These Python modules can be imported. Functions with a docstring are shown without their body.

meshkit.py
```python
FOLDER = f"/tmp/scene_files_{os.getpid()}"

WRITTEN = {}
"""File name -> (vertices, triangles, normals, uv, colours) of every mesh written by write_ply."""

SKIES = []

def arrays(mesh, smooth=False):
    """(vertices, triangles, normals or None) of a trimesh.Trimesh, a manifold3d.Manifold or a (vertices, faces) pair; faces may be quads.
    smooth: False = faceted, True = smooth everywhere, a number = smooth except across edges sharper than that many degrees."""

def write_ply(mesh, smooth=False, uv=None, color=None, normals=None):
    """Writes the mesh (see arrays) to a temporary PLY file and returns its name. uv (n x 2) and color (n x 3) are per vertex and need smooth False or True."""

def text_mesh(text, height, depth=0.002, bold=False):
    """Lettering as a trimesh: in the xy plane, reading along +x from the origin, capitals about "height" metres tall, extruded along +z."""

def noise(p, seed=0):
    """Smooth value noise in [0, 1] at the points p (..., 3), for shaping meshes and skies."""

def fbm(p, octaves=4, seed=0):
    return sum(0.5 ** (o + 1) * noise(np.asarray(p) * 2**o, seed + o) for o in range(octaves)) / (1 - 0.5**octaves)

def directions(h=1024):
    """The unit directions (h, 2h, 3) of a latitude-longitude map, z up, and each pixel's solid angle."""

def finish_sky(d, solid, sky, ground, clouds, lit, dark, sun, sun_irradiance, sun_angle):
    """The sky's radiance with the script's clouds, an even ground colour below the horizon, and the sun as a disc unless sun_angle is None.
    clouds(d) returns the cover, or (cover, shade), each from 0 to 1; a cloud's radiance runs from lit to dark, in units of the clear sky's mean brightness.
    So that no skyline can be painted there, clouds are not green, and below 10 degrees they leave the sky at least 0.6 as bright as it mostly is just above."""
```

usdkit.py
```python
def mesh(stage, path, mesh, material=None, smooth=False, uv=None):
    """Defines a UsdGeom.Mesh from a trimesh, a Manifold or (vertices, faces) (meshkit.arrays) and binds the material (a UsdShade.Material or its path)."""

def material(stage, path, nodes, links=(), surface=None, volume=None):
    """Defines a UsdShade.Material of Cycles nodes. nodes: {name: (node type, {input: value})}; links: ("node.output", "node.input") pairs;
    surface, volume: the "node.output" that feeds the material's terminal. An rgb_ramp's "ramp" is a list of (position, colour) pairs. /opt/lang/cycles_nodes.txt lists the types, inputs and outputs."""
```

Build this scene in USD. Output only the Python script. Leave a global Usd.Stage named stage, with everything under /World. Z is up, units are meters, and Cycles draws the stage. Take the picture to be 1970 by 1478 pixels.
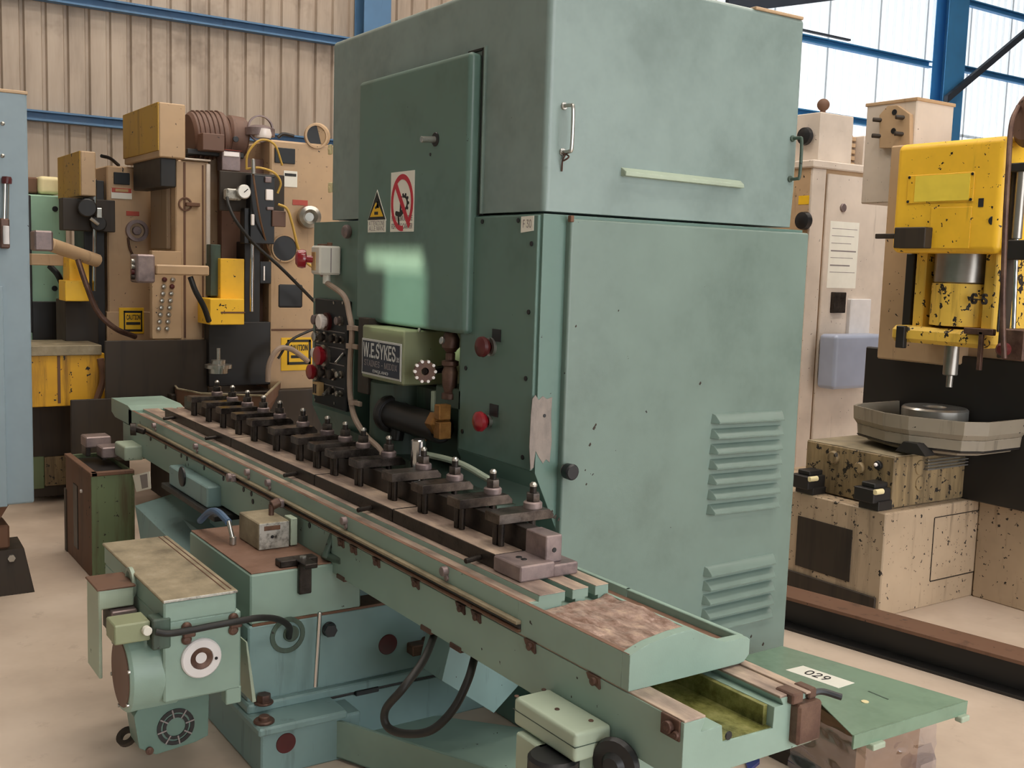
import math, random
import numpy as np, trimesh, usdkit, meshkit
from pxr import Usd, UsdGeom, UsdLux, UsdShade, Gf, Sdf, Vt

stage = Usd.Stage.CreateInMemory()
UsdGeom.SetStageUpAxis(stage, UsdGeom.Tokens.z)
UsdGeom.SetStageMetersPerUnit(stage, 1.0)
UsdGeom.Xform.Define(stage, '/World')
UsdGeom.Scope.Define(stage, '/World/Looks')
random.seed(7)

# ------------------------------------------------------------------ camera, light, exposure
DZ = 0.08                                   # the shop floor lies 8 cm under the datum the machine was measured from
FL = -DZ
FPX, YAW, PITCH, ROLL = 2058.8, .59316, .11028, .03109
EYE = np.array([0, 0, 1.6])
_f = np.array([-math.cos(YAW) * math.cos(PITCH), math.sin(YAW) * math.cos(PITCH), -math.sin(PITCH)])
_r = np.cross(_f, [0, 0, 1.]); _r /= np.linalg.norm(_r)
_d = np.cross(_f, _r)
RGT = math.cos(ROLL) * _r - math.sin(ROLL) * _d
DWN = math.sin(ROLL) * _r + math.cos(ROLL) * _d
cam = UsdGeom.Camera.Define(stage, '/World/Camera')
cam.CreateHorizontalApertureAttr(36.0); cam.CreateVerticalApertureAttr(36.0 * 1478 / 1970)
cam.CreateFocalLengthAttr(36.0 * FPX / 1970)
cam.CreateClippingRangeAttr(Gf.Vec2f(.05, 200))
cam.CreateExposureAttr(-0.12)
_m = Gf.Matrix4d(); _m.SetIdentity()
for _i, _v in enumerate((RGT, -DWN, -_f)):
    _m.SetRow(_i, Gf.Vec4d(*map(float, _v), 0))
_m.SetRow(3, Gf.Vec4d(0, 0, 1.6 + DZ, 1))
UsdGeom.Xformable(cam).AddTransformOp().Set(_m)

dome = UsdLux.DomeLight.Define(stage, '/World/sky')
dome.CreateIntensityAttr(1.0)
SKY = usdkit.material(stage, '/World/Looks/overcast_sky', {
    'tc': ('texture_coordinate', {}), 'n': ('noise_texture', {'scale': 2.5, 'detail': 4.}),
    'r': ('rgb_ramp', {'ramp': [(.3, (.88, .94, 1.0)), (.7, (1.0, 1.0, 1.0))]}),
    'b': ('background_shader', {'strength': 4.6})},
    [('tc.generated', 'n.vector'), ('n.fac', 'r.fac'), ('r.color', 'b.color')], surface='b.background')
UsdShade.MaterialBindingAPI.Apply(dome.GetPrim()).Bind(SKY)


def skylight(name, x, y, sx, sy, power, color):     # daylight panel in the roof
    l = UsdLux.RectLight.Define(stage, '/World/' + name)
    l.CreateWidthAttr(sx); l.CreateHeightAttr(sy); l.CreateIntensityAttr(power); l.CreateColorAttr(Gf.Vec3f(*color))
    UsdGeom.Xformable(l).AddTranslateOp().Set(Gf.Vec3d(x, y, 7.35 + DZ))


WARM = (1.0, .92, .82)
for _k, (_x, _y) in enumerate([(-7.5, 2.5), (-4.5, 2.6), (-1.0, 2.6), (-1.0, 8.0), (-5.0, 8.0), (3.0, 2.6)]):
    skylight('skylight_%d' % _k, _x, _y, 1.2, 5.0, 9.0, WARM)


SUN = np.array([.16, .80, -.42]); SUN /= np.linalg.norm(SUN)           # low sun; the roof and walls keep it out except through one small side window
sun = UsdLux.DistantLight.Define(stage, '/World/sun')
sun.CreateIntensityAttr(62000.0); sun.CreateAngleAttr(.5); sun.CreateColorAttr(Gf.Vec3f(1.0, .88, .68))
_z = -SUN; _x = np.cross([0, 0, 1.], _z); _x /= np.linalg.norm(_x); _y = np.cross(_z, _x)
_m = Gf.Matrix4d(); _m.SetIdentity()
for _i, _v in enumerate((_x, _y, _z)):
    _m.SetRow(_i, Gf.Vec4d(*map(float, _v), 0))
UsdGeom.Xformable(sun).AddTransformOp().Set(_m)

# ------------------------------------------------------------------ geometry helpers (design coordinates; DZ is added on output)
def U(px, py, X=None, Y=None, Z=None):
    """the point of a plane of the shop that is seen at a pixel of the 1970 x 1478 photograph"""
    d = RGT * (px - 985) / FPX + DWN * (py - 739) / FPX + _f
    for k, v in enumerate((X, Y, Z)):
        if v is not None:
            return EYE + d * (v - EYE[k]) / d[k]


def RX(a, b, c, d, X):
    p, q = U(a, b, X=X), U(c, d, X=X)
    return p[1], q[1], min(p[2], q[2]), max(p[2], q[2])


def RY(a, b, c, d, Y):
    p, q = U(a, b, Y=Y), U(c, d, Y=Y)
    return p[0], q[0], min(p[2], q[2]), max(p[2], q[2])


def hull(p):
    return trimesh.convex.convex_hull(np.asarray(p, float))


def box(x0, x1, y0, y1, z0, z1, b=.004):
    x0, x1 = sorted((x0, x1)); y0, y1 = sorted((y0, y1)); z0, z1 = sorted((z0, z1))
    b = min(b, .3 * min(x1 - x0, y1 - y0, z1 - z0))
    if b <= .0004:
        m = trimesh.creation.box((x1 - x0, y1 - y0, z1 - z0)); m.apply_translation(((x0 + x1) / 2, (y0 + y1) / 2, (z0 + z1) / 2)); return m
    p = []
    for x, i in ((x0, 1), (x1, -1)):
        for y, j in ((y0, 1), (y1, -1)):
            for z, k in ((z0, 1), (z1, -1)):
                p += [(x, y + j * b, z + k * b), (x + i * b, y, z + k * b), (x + i * b, y + j * b, z)]
    return hull(p)


def rbox(x0, x1, y0, y1, z0, z1, r, sub=2):
    s = trimesh.creation.icosphere(subdivisions=sub, radius=r).vertices
    s = np.vstack([s, r * np.array([(1, 0, 0), (-1, 0, 0), (0, 1, 0), (0, -1, 0), (0, 0, 1), (0, 0, -1)])])
    x0, x1 = sorted((x0, x1)); y0, y1 = sorted((y0, y1)); z0, z1 = sorted((z0, z1))
    return hull(np.vstack([s + (x, y, z) for x in (x0 + r, x1 - r) for y in (y0 + r, y1 - r) for z in (z0 + r, z1 - r)]))


def bX(rect, X, depth, b=.004):     # box whose +X face lies at X and covers a (y0,y1,z0,z1) rectangle
    return box(X - depth, X, *rect, b=b)


def bY(rect, Y, depth, b=.004):     # box whose -Y face lies at Y
    return box(rect[0], rect[1], Y, Y + depth, rect[2], rect[3], b=b)


def frame_to(d):
    d = np.asarray(d, float); d = d / np.linalg.norm(d)
    a = np.array([0, 0, 1.]) if abs(d[2]) < .9 else np.array([1., 0, 0])
    u = np.cross(a, d); u /= np.linalg.norm(u)
    return u, np.cross(d, u), d


def lathe(p, d, prof, n=20):
    """prof: (radius, distance along d) pairs"""
    u, v, w = frame_to(d); p = np.asarray(p, float)
    prof = list(prof)
    t = np.arange(n) * 2 * math.pi / n
    ring = np.cos(t)[:, None] * u + np.sin(t)[:, None] * v
    V, F = [], []
    for r, h in prof:
        V.append(p + w * h + ring * max(r, 1e-5))
    V = np.vstack(V)
    for i in range(len(prof) - 1):
        for k in range(n):
            a, b = i * n + k, i * n + (k + 1) % n
            F += [(a, b, b + n), (a, b + n, a + n)]
    c0, c1 = len(V), len(V) + 1
    V = np.vstack([V, p + w * prof[0][1], p + w * prof[-1][1]])
    e = (len(prof) - 1) * n
    for k in range(n):
        F += [(c0, (k + 1) % n, k), (c1, e + k, e + (k + 1) % n)]
    return trimesh.Trimesh(V, F, process=False)


def cyl(p, q, r, n=18, b=None):
    p, q = np.asarray(p, float), np.asarray(q, float); L = np.linalg.norm(q - p)
    b = min(.12 * r if b is None else b, L * .3)
    return lathe(p, q - p, [(r - b, 0), (r, b), (r, L - b), (r - b, L)], n)


def disc(p, d, r, t, n=20):
    p = np.asarray(p, float); d = np.asarray(d, float) / np.linalg.norm(d)
    return cyl(p, p + d * t, r, n)


def ring(p, d, r0, r1, t, n=28):
    u, v, w = frame_to(d); p = np.asarray(p, float); a = np.arange(n) * 2 * math.pi / n
    c = np.cos(a)[:, None] * u + np.sin(a)[:, None] * v
    V = np.vstack([p + c * r0, p + c * r1, p + c * r1 + w * t, p + c * r0 + w * t]); F = []
    for s in range(4):
        for k in range(n):
            A, B = s * n + k, s * n + (k + 1) % n; C, D = ((s + 1) % 4) * n + k, ((s + 1) % 4) * n + (k + 1) % n
            F += [(A, B, D), (A, D, C)]
    m = trimesh.Trimesh(V, F, process=False); m.fix_normals(); return m


def hexnut(p, d, r, t):
    return lathe(p, d, [(r * .92, 0), (r, t * .15), (r, t * .85), (r * .92, t)], 6)


def bolt(p, d, r):
    p = np.asarray(p, float); d = np.asarray(d, float) / np.linalg.norm(d)
    return cat(cyl(p, p + d * r * .9, r, 14), lathe(p + d * r * .9, d, [(r * .55, -.001), (r * .5, .0015)], 6))


def curve(pts, n=8):
    P = np.asarray(pts, float)
    if len(P) < 3:
        return P
    Q = np.vstack([2 * P[0] - P[1], P, 2 * P[-1] - P[-2]]); out = []
    for i in range(1, len(Q) - 2):
        for t in np.linspace(0, 1, n, endpoint=False):
            a, b, c, d = Q[i - 1:i + 3]
            out.append(.5 * (2 * b + (c - a) * t + (2 * a - 5 * b + 4 * c - d) * t * t + (3 * b - a - 3 * c + d) * t ** 3))
    return np.array(out + [P[-1]])


def tube(pts, r, n=10, sm=8):
    P = curve(pts, sm) if sm else np.asarray(pts, float)
    T = np.gradient(P, axis=0); T /= np.linalg.norm(T, axis=1, keepdims=True)
    u = frame_to(T[0])[0]; V = []; a = np.arange(n) * 2 * math.pi / n
    for p, t in zip(P, T):
        u = u - t * (u @ t); u /= np.linalg.norm(u); w = np.cross(t, u)
        V.append(p + r * (np.cos(a)[:, None] * u + np.sin(a)[:, None] * w))
    m = len(P); F = []
    for i in range(m - 1):
        for k in range(n):
            A, B = i * n + k, i * n + (k + 1) % n
            F += [(A, B, B + n), (A, B + n, A + n)]
    V = np.vstack(V + [P[:1], P[-1:]]); c = m * n
    for k in range(n):
        F += [(c, (k + 1) % n, k), (c + 1, (m - 1) * n + k, (m - 1) * n + (k + 1) % n)]
    return trimesh.Trimesh(V, F, process=False)


def cat(*m):
    return trimesh.util.concatenate([x for x in m])


def prism(poly, axis, a, b):
    """polygon extruded along an axis; poly in (y,z) for X, (x,z) for Y, (x,y) for Z"""
    from shapely.geometry import Polygon
    P = poly if hasattr(poly, 'exterior') else Polygon(poly)
    m = trimesh.creation.extrude_polygon(P.buffer(0), abs(b - a), engine='earcut'); v = m.vertices.copy(); lo = min(a, b)
    if axis == 'X':
        n = np.c_[v[:, 2] + lo, v[:, 0], v[:, 1]]
    elif axis == 'Y':
        n = np.c_[v[:, 0], v[:, 2] + lo, v[:, 1]]
    else:
        n = np.c_[v[:, 0], v[:, 1], v[:, 2] + lo]
    m = trimesh.Trimesh(n, m.faces, process=False); m.fix_normals(); return m


def sub(a, *bs):
    return trimesh.boolean.difference([a, *bs], engine='manifold')


def text(s, h, o, u, v, wide=None, depth=.0006, bold=False):
    """raised lettering: o lower left, u reading direction, v up; wide fits it to a width"""
    m = meshkit.text_mesh(s, h, depth, bold); p = m.vertices.copy(); u, v, o = (np.asarray(x, float) for x in (u, v, o))
    k = wide / p[:, 0].max() if wide else 1
    m.vertices = o + np.outer(p[:, 0] * k, u) + np.outer(p[:, 1], v) + np.outer(p[:, 2], np.cross(u, v)); return m


def slab4(a, b, c, d, t, n=None):
    """a quadrilateral plate, a-b-c-d, thickened by t against its normal"""
    q = np.array([a, b, c, d], float); n = np.cross(q[1] - q[0], q[3] - q[0]) if n is None else np.asarray(n, float)
    n = n / np.linalg.norm(n); return hull(np.vstack([q, q - n * t]))


# ------------------------------------------------------------------ prims
_used = {}
_base = {}


def numbered(parent, name):
    k = _used.get((parent, name), 0); _used[(parent, name)] = k + 1
    return name if k == 0 else '%s_%03d' % (name, k)


def meta(p, **kw):
    for k, v in kw.items():
        if v:
            p.SetCustomDataByKey(k, v)


def thing(name, label, category, at=(0, 0, 0), group=None, kind=None):
    path = '/World/' + numbered('/World', name)
    x = UsdGeom.Xform.Define(stage, path)
    b = np.array([at[0], at[1], at[2] + DZ], float); x.AddTranslateOp().Set(Gf.Vec3d(*map(float, b)))
    _base[path] = b
    meta(x.GetPrim(), label=label, category=category, group=group, kind=kind)
    return path


def part(parent, name, mesh, mat, smooth=35, label=None, kind=None):
    if isinstance(mesh, (list, tuple)):
        mesh = cat(*mesh)
    path = parent + '/' + numbered(parent, name)
    v, f, n = meshkit.arrays(mesh, smooth)
    root = '/'.join(path.split('/')[:3])
    v = v + (0, 0, DZ) - _base.get(root, np.zeros(3))
    g = usdkit.mesh(stage, path, (v, f), M[mat])
    if n is not None:
        g.CreateNormalsAttr(Vt.Vec3fArray.FromNumpy(n.astype(np.float32))); g.SetNormalsInterpolation('vertex')
    meta(g.GetPrim(), label=label, kind=kind)
    return path


def single(name, mesh, mat, label=None, category=None, group=None, kind=None, smooth=35):
    if isinstance(mesh, (list, tuple)):
        mesh = cat(*mesh)
    path = '/World/' + numbered('/World', name)
    v, f, n = meshkit.arrays(mesh, smooth)
    g = usdkit.mesh(stage, path, (v + (0, 0, DZ), f), M[mat])
    if n is not None:
        g.CreateNormalsAttr(Vt.Vec3fArray.FromNumpy(n.astype(np.float32))); g.SetNormalsInterpolation('vertex')
    meta(g.GetPrim(), label=label, category=category, group=group, kind=kind)
    return path


# ------------------------------------------------------------------ materials
M = {}


def lin(h):
    c = np.array([int(h[i:i + 2], 16) for i in (0, 2, 4)]) / 255.
    return tuple(np.where(c < .04045, c / 12.92, ((c + .055) / 1.055) ** 2.4))


def mul(c, k):
    return tuple(min(1, x * k) for x in c)


def paint(name, col, chip='1c1712', chips=.70, rough=.42, grime='2a241c', grimy=.62, gscale=2.2, wear=.5, metal=0., streak=True, cscale=32, bevel=.004, spec=.5):
    """old machine enamel: tone drift, vertical smudges, oily grime patches, chips, rubbed edges (wear with shapes of its own)"""
    c = lin(col)
    N = {'g': ('geometry', {}),
         'n1': ('noise_texture', {'scale': 3.0, 'detail': 5., 'roughness': .6}),
         'tone': ('rgb_ramp', {'ramp': [(.25, mul(c, .84)), (.5, c), (.75, mul(c, 1.12))]}),
         'mp': ('mapping', {'scale': (9., 9., .9)}),
         'n2': ('noise_texture', {'scale': 1.6, 'detail': 6., 'roughness': .62}),
         'gr': ('rgb_ramp', {'ramp': [(grimy, (0, 0, 0)), (min(.99, grimy + .22), (1, 1, 1))]}),
         'gf': ('math', {'math_type': 'multiply', 'value2': .75}),
         'm1': ('mix_color', {'b': lin(grime)}),
         'n3': ('noise_texture', {'scale': float(cscale), 'detail': 3., 'roughness': .65}),
         'n4': ('noise_texture', {'scale': gscale, 'detail': 3.}),
         'ca': ('math', {'math_type': 'multiply_add', 'value2': .22, 'value3': 0.}),
         'cm': ('math', {'math_type': 'add'}),
         'cr': ('rgb_ramp', {'ramp': [(chips + .11, (0, 0, 0)), (chips + .125, (1, 1, 1))]}),
         'm2': ('mix_color', {'b': lin(chip)}),
         'bv': ('bevel', {'radius': bevel, 'samples': 4}),
         'dt': ('vector_math', {'math_type': 'dot_product'}),
         'ed': ('map_range', {'from_min': .985, 'from_max': .86, 'to_min': 0., 'to_max': 1., 'clamp': True}),
         'en': ('rgb_ramp', {'ramp': [(.46, (0, 0, 0)), (.60, (1, 1, 1))]}),
         'em': ('math', {'math_type': 'multiply'}),
         'em2': ('math', {'math_type': 'multiply', 'value2': wear}),
         'm3': ('mix_color', {'b': mul(c, 1.9) if sum(c) < 1.2 else lin('8a7f70')}),
         'nb': ('noise_texture', {'scale': 240., 'detail': 2.}),
         'bp': ('bump', {'strength': .06, 'distance': .002}),
         'rr': ('map_range', {'from_min': .3, 'from_max': .7, 'to_min': rough - .08, 'to_max': rough + .12}),
         'p': ('principled_bsdf', {'metallic': metal, 'specular_ior_level': spec})}
    L = [('g.position', 'n1.vector'), ('g.position', 'mp.vector'), ('mp.vector', 'n2.vector') if streak else ('g.position', 'n2.vector'),
         ('n1.fac', 'tone.fac'), ('n2.fac', 'gr.fac'), ('gr.color', 'gf.value1'), ('gf.value', 'm1.fac'), ('tone.color', 'm1.a'),
         ('g.position', 'n3.vector'), ('g.position', 'n4.vector'), ('n4.fac', 'ca.value1'), ('n3.fac', 'cm.value1'), ('ca.value', 'cm.value2'),
         ('cm.value', 'cr.fac'), ('cr.color', 'm2.fac'), ('m1.result', 'm2.a'),
         ('bv.bevel', 'dt.vector1'), ('g.normal', 'dt.vector2'), ('dt.value', 'ed.value'), ('n3.fac', 'en.fac'), ('ed.result', 'em.value1'), ('en.color', 'em.value2'),
         ('em.value', 'em2.value1'), ('em2.value', 'm3.fac'), ('m2.result', 'm3.a'), ('m3.result', 'p.base_color'),
         ('g.position', 'nb.vector'), ('nb.fac', 'bp.height'), ('bv.bevel', 'bp.normal'), ('bp.normal', 'p.normal'), ('n1.fac', 'rr.value'), ('rr.result', 'p.roughness')]
    M[name] = usdkit.material(stage, '/World/Looks/' + name, N, L, surface='p.BSDF')


def flat(name, col, rough=.5, metal=0., var=.12, scale=14., coat=0., spec=.5):
    c = lin(col)
    N = {'g': ('geometry', {}), 'n': ('noise_texture', {'scale': scale, 'detail': 4.}),
         'r': ('rgb_ramp', {'ramp': [(.3, mul(c, 1 - var)), (.7, mul(c, 1 + var))]}),
         'p': ('principled_bsdf', {'metallic': metal, 'roughness': rough, 'coat_weight': coat, 'specular_ior_level': spec})}
    M[name] = usdkit.material(stage, '/World/Looks/' + name, N, [('g.position', 'n.vector'), ('n.fac', 'r.fac'), ('r.color', 'p.base_color')], surface='p.BSDF')


def worn_metal(name, cols, rough=.4, metal=.6, scale=(9., 9., 9.), bump=.15, lo=.3, hi=.7):
    N = {'g': ('geometry', {}), 'mp': ('mapping', {'scale': scale}), 'n': ('noise_texture', {'scale': 1., 'detail': 8., 'roughness': .68}),
         'r': ('rgb_ramp', {'ramp': [(lo + (hi - lo) * i / (len(cols) - 1), lin(c)) for i, c in enumerate(cols)]}),
         'nb': ('noise_texture', {'scale': 120., 'detail': 3.}), 'bp': ('bump', {'strength': bump, 'distance': .002}),
         'bv': ('bevel', {'radius': .0025, 'samples': 4}),
         'rr': ('map_range', {'from_min': .3, 'from_max': .7, 'to_min': rough - .1, 'to_max': rough + .15}),
         'p': ('principled_bsdf', {'metallic': metal})}
    L = [('g.position', 'mp.vector'), ('mp.vector', 'n.vector'), ('n.fac', 'r.fac'), ('r.color', 'p.base_color'), ('g.position', 'nb.vector'), ('nb.fac', 'bp.height'),
         ('bv.bevel', 'bp.normal'), ('bp.normal', 'p.normal'), ('n.fac', 'rr.value'), ('rr.result', 'p.roughness')]
    M[name] = usdkit.material(stage, '/World/Looks/' + name, N, L, surface='p.BSDF')


paint('green', '5d776d', chips=.75, grimy=.72, rough=.36)
paint('green_side', '6e8077', chips=.76, grimy=.70, rough=.36, cscale=26)
paint('green_hood', '7f908b', chips=.78, grimy=.72, rough=.30, cscale=26)
paint('green_bed', '889f92', chips=.73, grimy=.68, rough=.42)
paint('green_pale', 'a3b09c', chips=.72, grimy=.66, rough=.45)
paint('green_teal', '76908e', chips=.72, grimy=.60, rough=.45)
paint('green_yellow', '868c6c', chips=.72, grimy=.6, rough=.45)
paint('green_dirty', '62704f', chips=.66, grimy=.50, grime='4a3520', rough=.55, wear=.8, gscale=3)
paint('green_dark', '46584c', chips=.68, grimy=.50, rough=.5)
paint('mint', '93b89e', chips=.74, rough=.5)
paint('sheet_green', '768f7a', chips=.77, rough=.3, grimy=.75)
paint('beige', 'b89a78', chips=.70, grimy=.62, grime='4a3a2a', rough=.5)
paint('beige_white', 'd0c2b4', chips=.71, grimy=.66, grime='6a5646', rough=.5)
paint('beige_chipped', 'b09a80', chips=.64, grimy=.55, grime='3c2e20', rough=.55, cscale=38, gscale=2.6)
paint('beige_oily', '8f7a58', chips=.60, grimy=.44, grime='2c2218', rough=.5, cscale=26)
paint('yellow', 'f4c030', chips=.665, grimy=.64, grime='5a4016', rough=.45)
paint('beige_dark', '8e765c', chips=.72, grimy=.58, grime='4a3a2a', rough=.5)
paint('pan_beige', '8c8272', chips=.70, grimy=.58, grime='3a3026', rough=.5)
paint('yellow_dull', 'b08a36', chips=.66, grimy=.58, grime='5a4016', rough=.55)
paint('yellow_chipped', 'e2ba4c', chips=.58, grimy=.56, grime='4a3416', rough=.5, cscale=24)
paint('yellow_tray', 'dca420', chips=.64, grimy=.52, grime='5a3010', rough=.5, cscale=20)
paint('blue_grey', '86979f', chips=.75, grimy=.70, rough=.5)
paint('black_oily', '1d1a18', chips=.8, grimy=.6, rough=.45, wear=.2)
paint('brown_dark', '33291f', chips=.75, grimy=.5, grime='1b1510', rough=.6, wear=.2)
paint('brown_rust', '6a4b38', chips=.7, grimy=.55, grime='2a1c14', rough=.7, wear=.3)
paint('motor_brown', '6b4f42', chips=.7, rough=.55)
paint('girt_blue', '4a6f92', chips=.74, grimy=.6, rough=.5)
paint('post_blue', '3f86bd', chips=.77, grimy=.72, rough=.5)
paint('beam_dark', '2c3440', chips=.8, rough=.6, wear=.1)
worn_metal('table_steel', ['75645a', '9a867a', 'b8a290', 'd0b8a0'], rough=.45, metal=.35, scale=(4., 14., 14.), lo=.3, hi=.72)
worn_metal('swarf_wet', ['6a4c3e', '86685a', 'a08478', 'b99c8a', 'e6d4b8'], rough=.25, metal=.1, scale=(14., 30., 20.), lo=.3, hi=.74, bump=.6)
worn_metal('dark_steel', ['211e1c', '37312d', '4c443e'], rough=.38, metal=.7, scale=(14., 14., 14.))
worn_metal('strap_steel', ['342e2b', '4d4540', '6e645c'], rough=.30, metal=.85, scale=(12., 12., 12.))
worn_metal('block_steel', ['6e6060', '8a7a78', 'a08e88'], rough=.42, metal=.55, scale=(10., 10., 10.))
worn_metal('bare_patch_steel', ['6c625c', '857a72', '968a80'], rough=.5, metal=.25, scale=(16., 16., 8.))
worn_metal('brass_dirty', ['6a4a22', '9a6c38', 'b88a50'], rough=.4, metal=.6)
worn_metal('valve_brown', ['3c2a24', '5c443a', '7a6050'], rough=.45, metal=.5)
worn_metal('aluminium_scratched', ['3a3834', '8b8880', 'a8a59c', 'bdb9b0'], rough=.45, metal=.4, scale=(30., 30., 30.), lo=.33, hi=.55)
worn_metal('cover_dusty', ['6e6450', '8a7e66', '9c8e74', 'a99c84'], rough=.6, metal=.1, scale=(9., 9., 9.))
worn_metal('rust_top', ['5a4030', '7a5a48', '8d7060'], rough=.6, metal=.1, scale=(6., 6., 6.))
worn_metal('oily_channel', ['2a2814', '5a5a2c', '7b7a44', '9a9462'], rough=.3, metal=.1, scale=(12., 16., 12.))
flat('chrome', 'c8c8c8', rough=.15, metal=1., var=.05)
flat('steel_bright', 'b4b0a8', rough=.28, metal=.9, var=.1)
flat('ram_steel', '9a948c', rough=.3, metal=.85, var=.12)
flat('dial_white', 'd9d5d4', rough=.4, var=.05)
flat('white_paper', 'e9e6da', rough=.7, var=.03)
flat('white_plastic', 'd8d4c8', rough=.4, var=.05)
flat('cream', 'e8d9a8', rough=.5, var=.06)
flat('black', '121214', rough=.4, var=.2)
flat('panel_black', '14181c', rough=.5, var=.25)
flat('rubber', '1a1917', rough=.55, var=.2)
flat('hose_grey', '9c8878', rough=.6, var=.1)
flat('hose_yellow', 'c8a24a', rough=.45, var=.08)
flat('hose_brown', '6a4c34', rough=.5, var=.1)
flat('cable_blue', '465f7c', rough=.5, var=.1)
flat('red_knob', '8a1420', rough=.25, var=.1, coat=.5)
flat('red_dark', '4a1616', rough=.4, var=.15)
flat('sign_red', 'c0283a', rough=.5, var=.05)
flat('sign_yellow', 'e8b81c', rough=.5, var=.05)
flat('sign_black', '17150f', rough=.5, var=.1)
flat('plate_navy', '1b2130', rough=.35, var=.15)
flat('plate_white', 'c4c4c0', rough=.4, var=.05)
flat('ink', '1d1c20', rough=.6, var=.1)
flat('pencil', '8a8280', rough=.7, var=.1)
flat('lamp_white', 'f0e6e0', rough=.25, var=.03, coat=.4)
flat('tan_lens', 'b89868', rough=.4, var=.1)
flat('cardboard', '8a6a4c', rough=.8, var=.15, scale=8)
flat('label_red', 'b04838', rough=.5, var=.1)
flat('blue_tank', '98a0b4', rough=.35, var=.08, scale=5)
flat('photo_blue', '28306a', rough=.3, var=.3)
flat('gauge_face', 'f2f0ea', rough=.3, var=.01)

# clear wrap over the carton, fibreglass sheets, concrete, steel cladding
M['film'] = usdkit.material(stage, '/World/Looks/film', {
    'f': ('layer_weight', {'blend': .35}), 't': ('transparent_bsdf', {'color': (.93, .93, .96)}), 'g': ('glossy_bsdf', {'color': (.9, .9, 1.), 'roughness': .12}),
    'a': ('map_range', {'to_min': .08, 'to_max': .6}), 'm': ('mix_closure', {})},
    [('f.facing', 'a.value'), ('a.result', 'm.fac'), ('t.BSDF', 'm.closure1'), ('g.BSDF', 'm.closure2')], surface='m.closure')
M['green_pane'] = usdkit.material(stage, '/World/Looks/green_pane', {'t': ('transparent_bsdf', {'color': (.54, .62, .62)}), 'g': ('glossy_bsdf', {'roughness': .1}), 'f': ('fresnel', {}), 'm': ('mix_closure', {})},
    [('f.fac', 'm.fac'), ('t.BSDF', 'm.closure1'), ('g.BSDF', 'm.closure2')], surface='m.closure')
M['fibreglass'] = usdkit.material(stage, '/World/Looks/fibreglass', {
    'd': ('diffuse_bsdf', {'color': (.75, .78, .8)}), 'tl': ('translucent_bsdf', {'color': (.64, .66, .67)}), 't': ('transparent_bsdf', {'color': (.95, .97, 1.)}),
    'm1': ('mix_closure', {'fac': .72}), 'm2': ('mix_closure', {'fac': .10})},
    [('d.BSDF', 'm1.closure1'), ('tl.BSDF', 'm1.closure2'), ('m1.closure', 'm2.closure1'), ('t.BSDF', 'm2.closure2')], surface='m2.closure')
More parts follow.
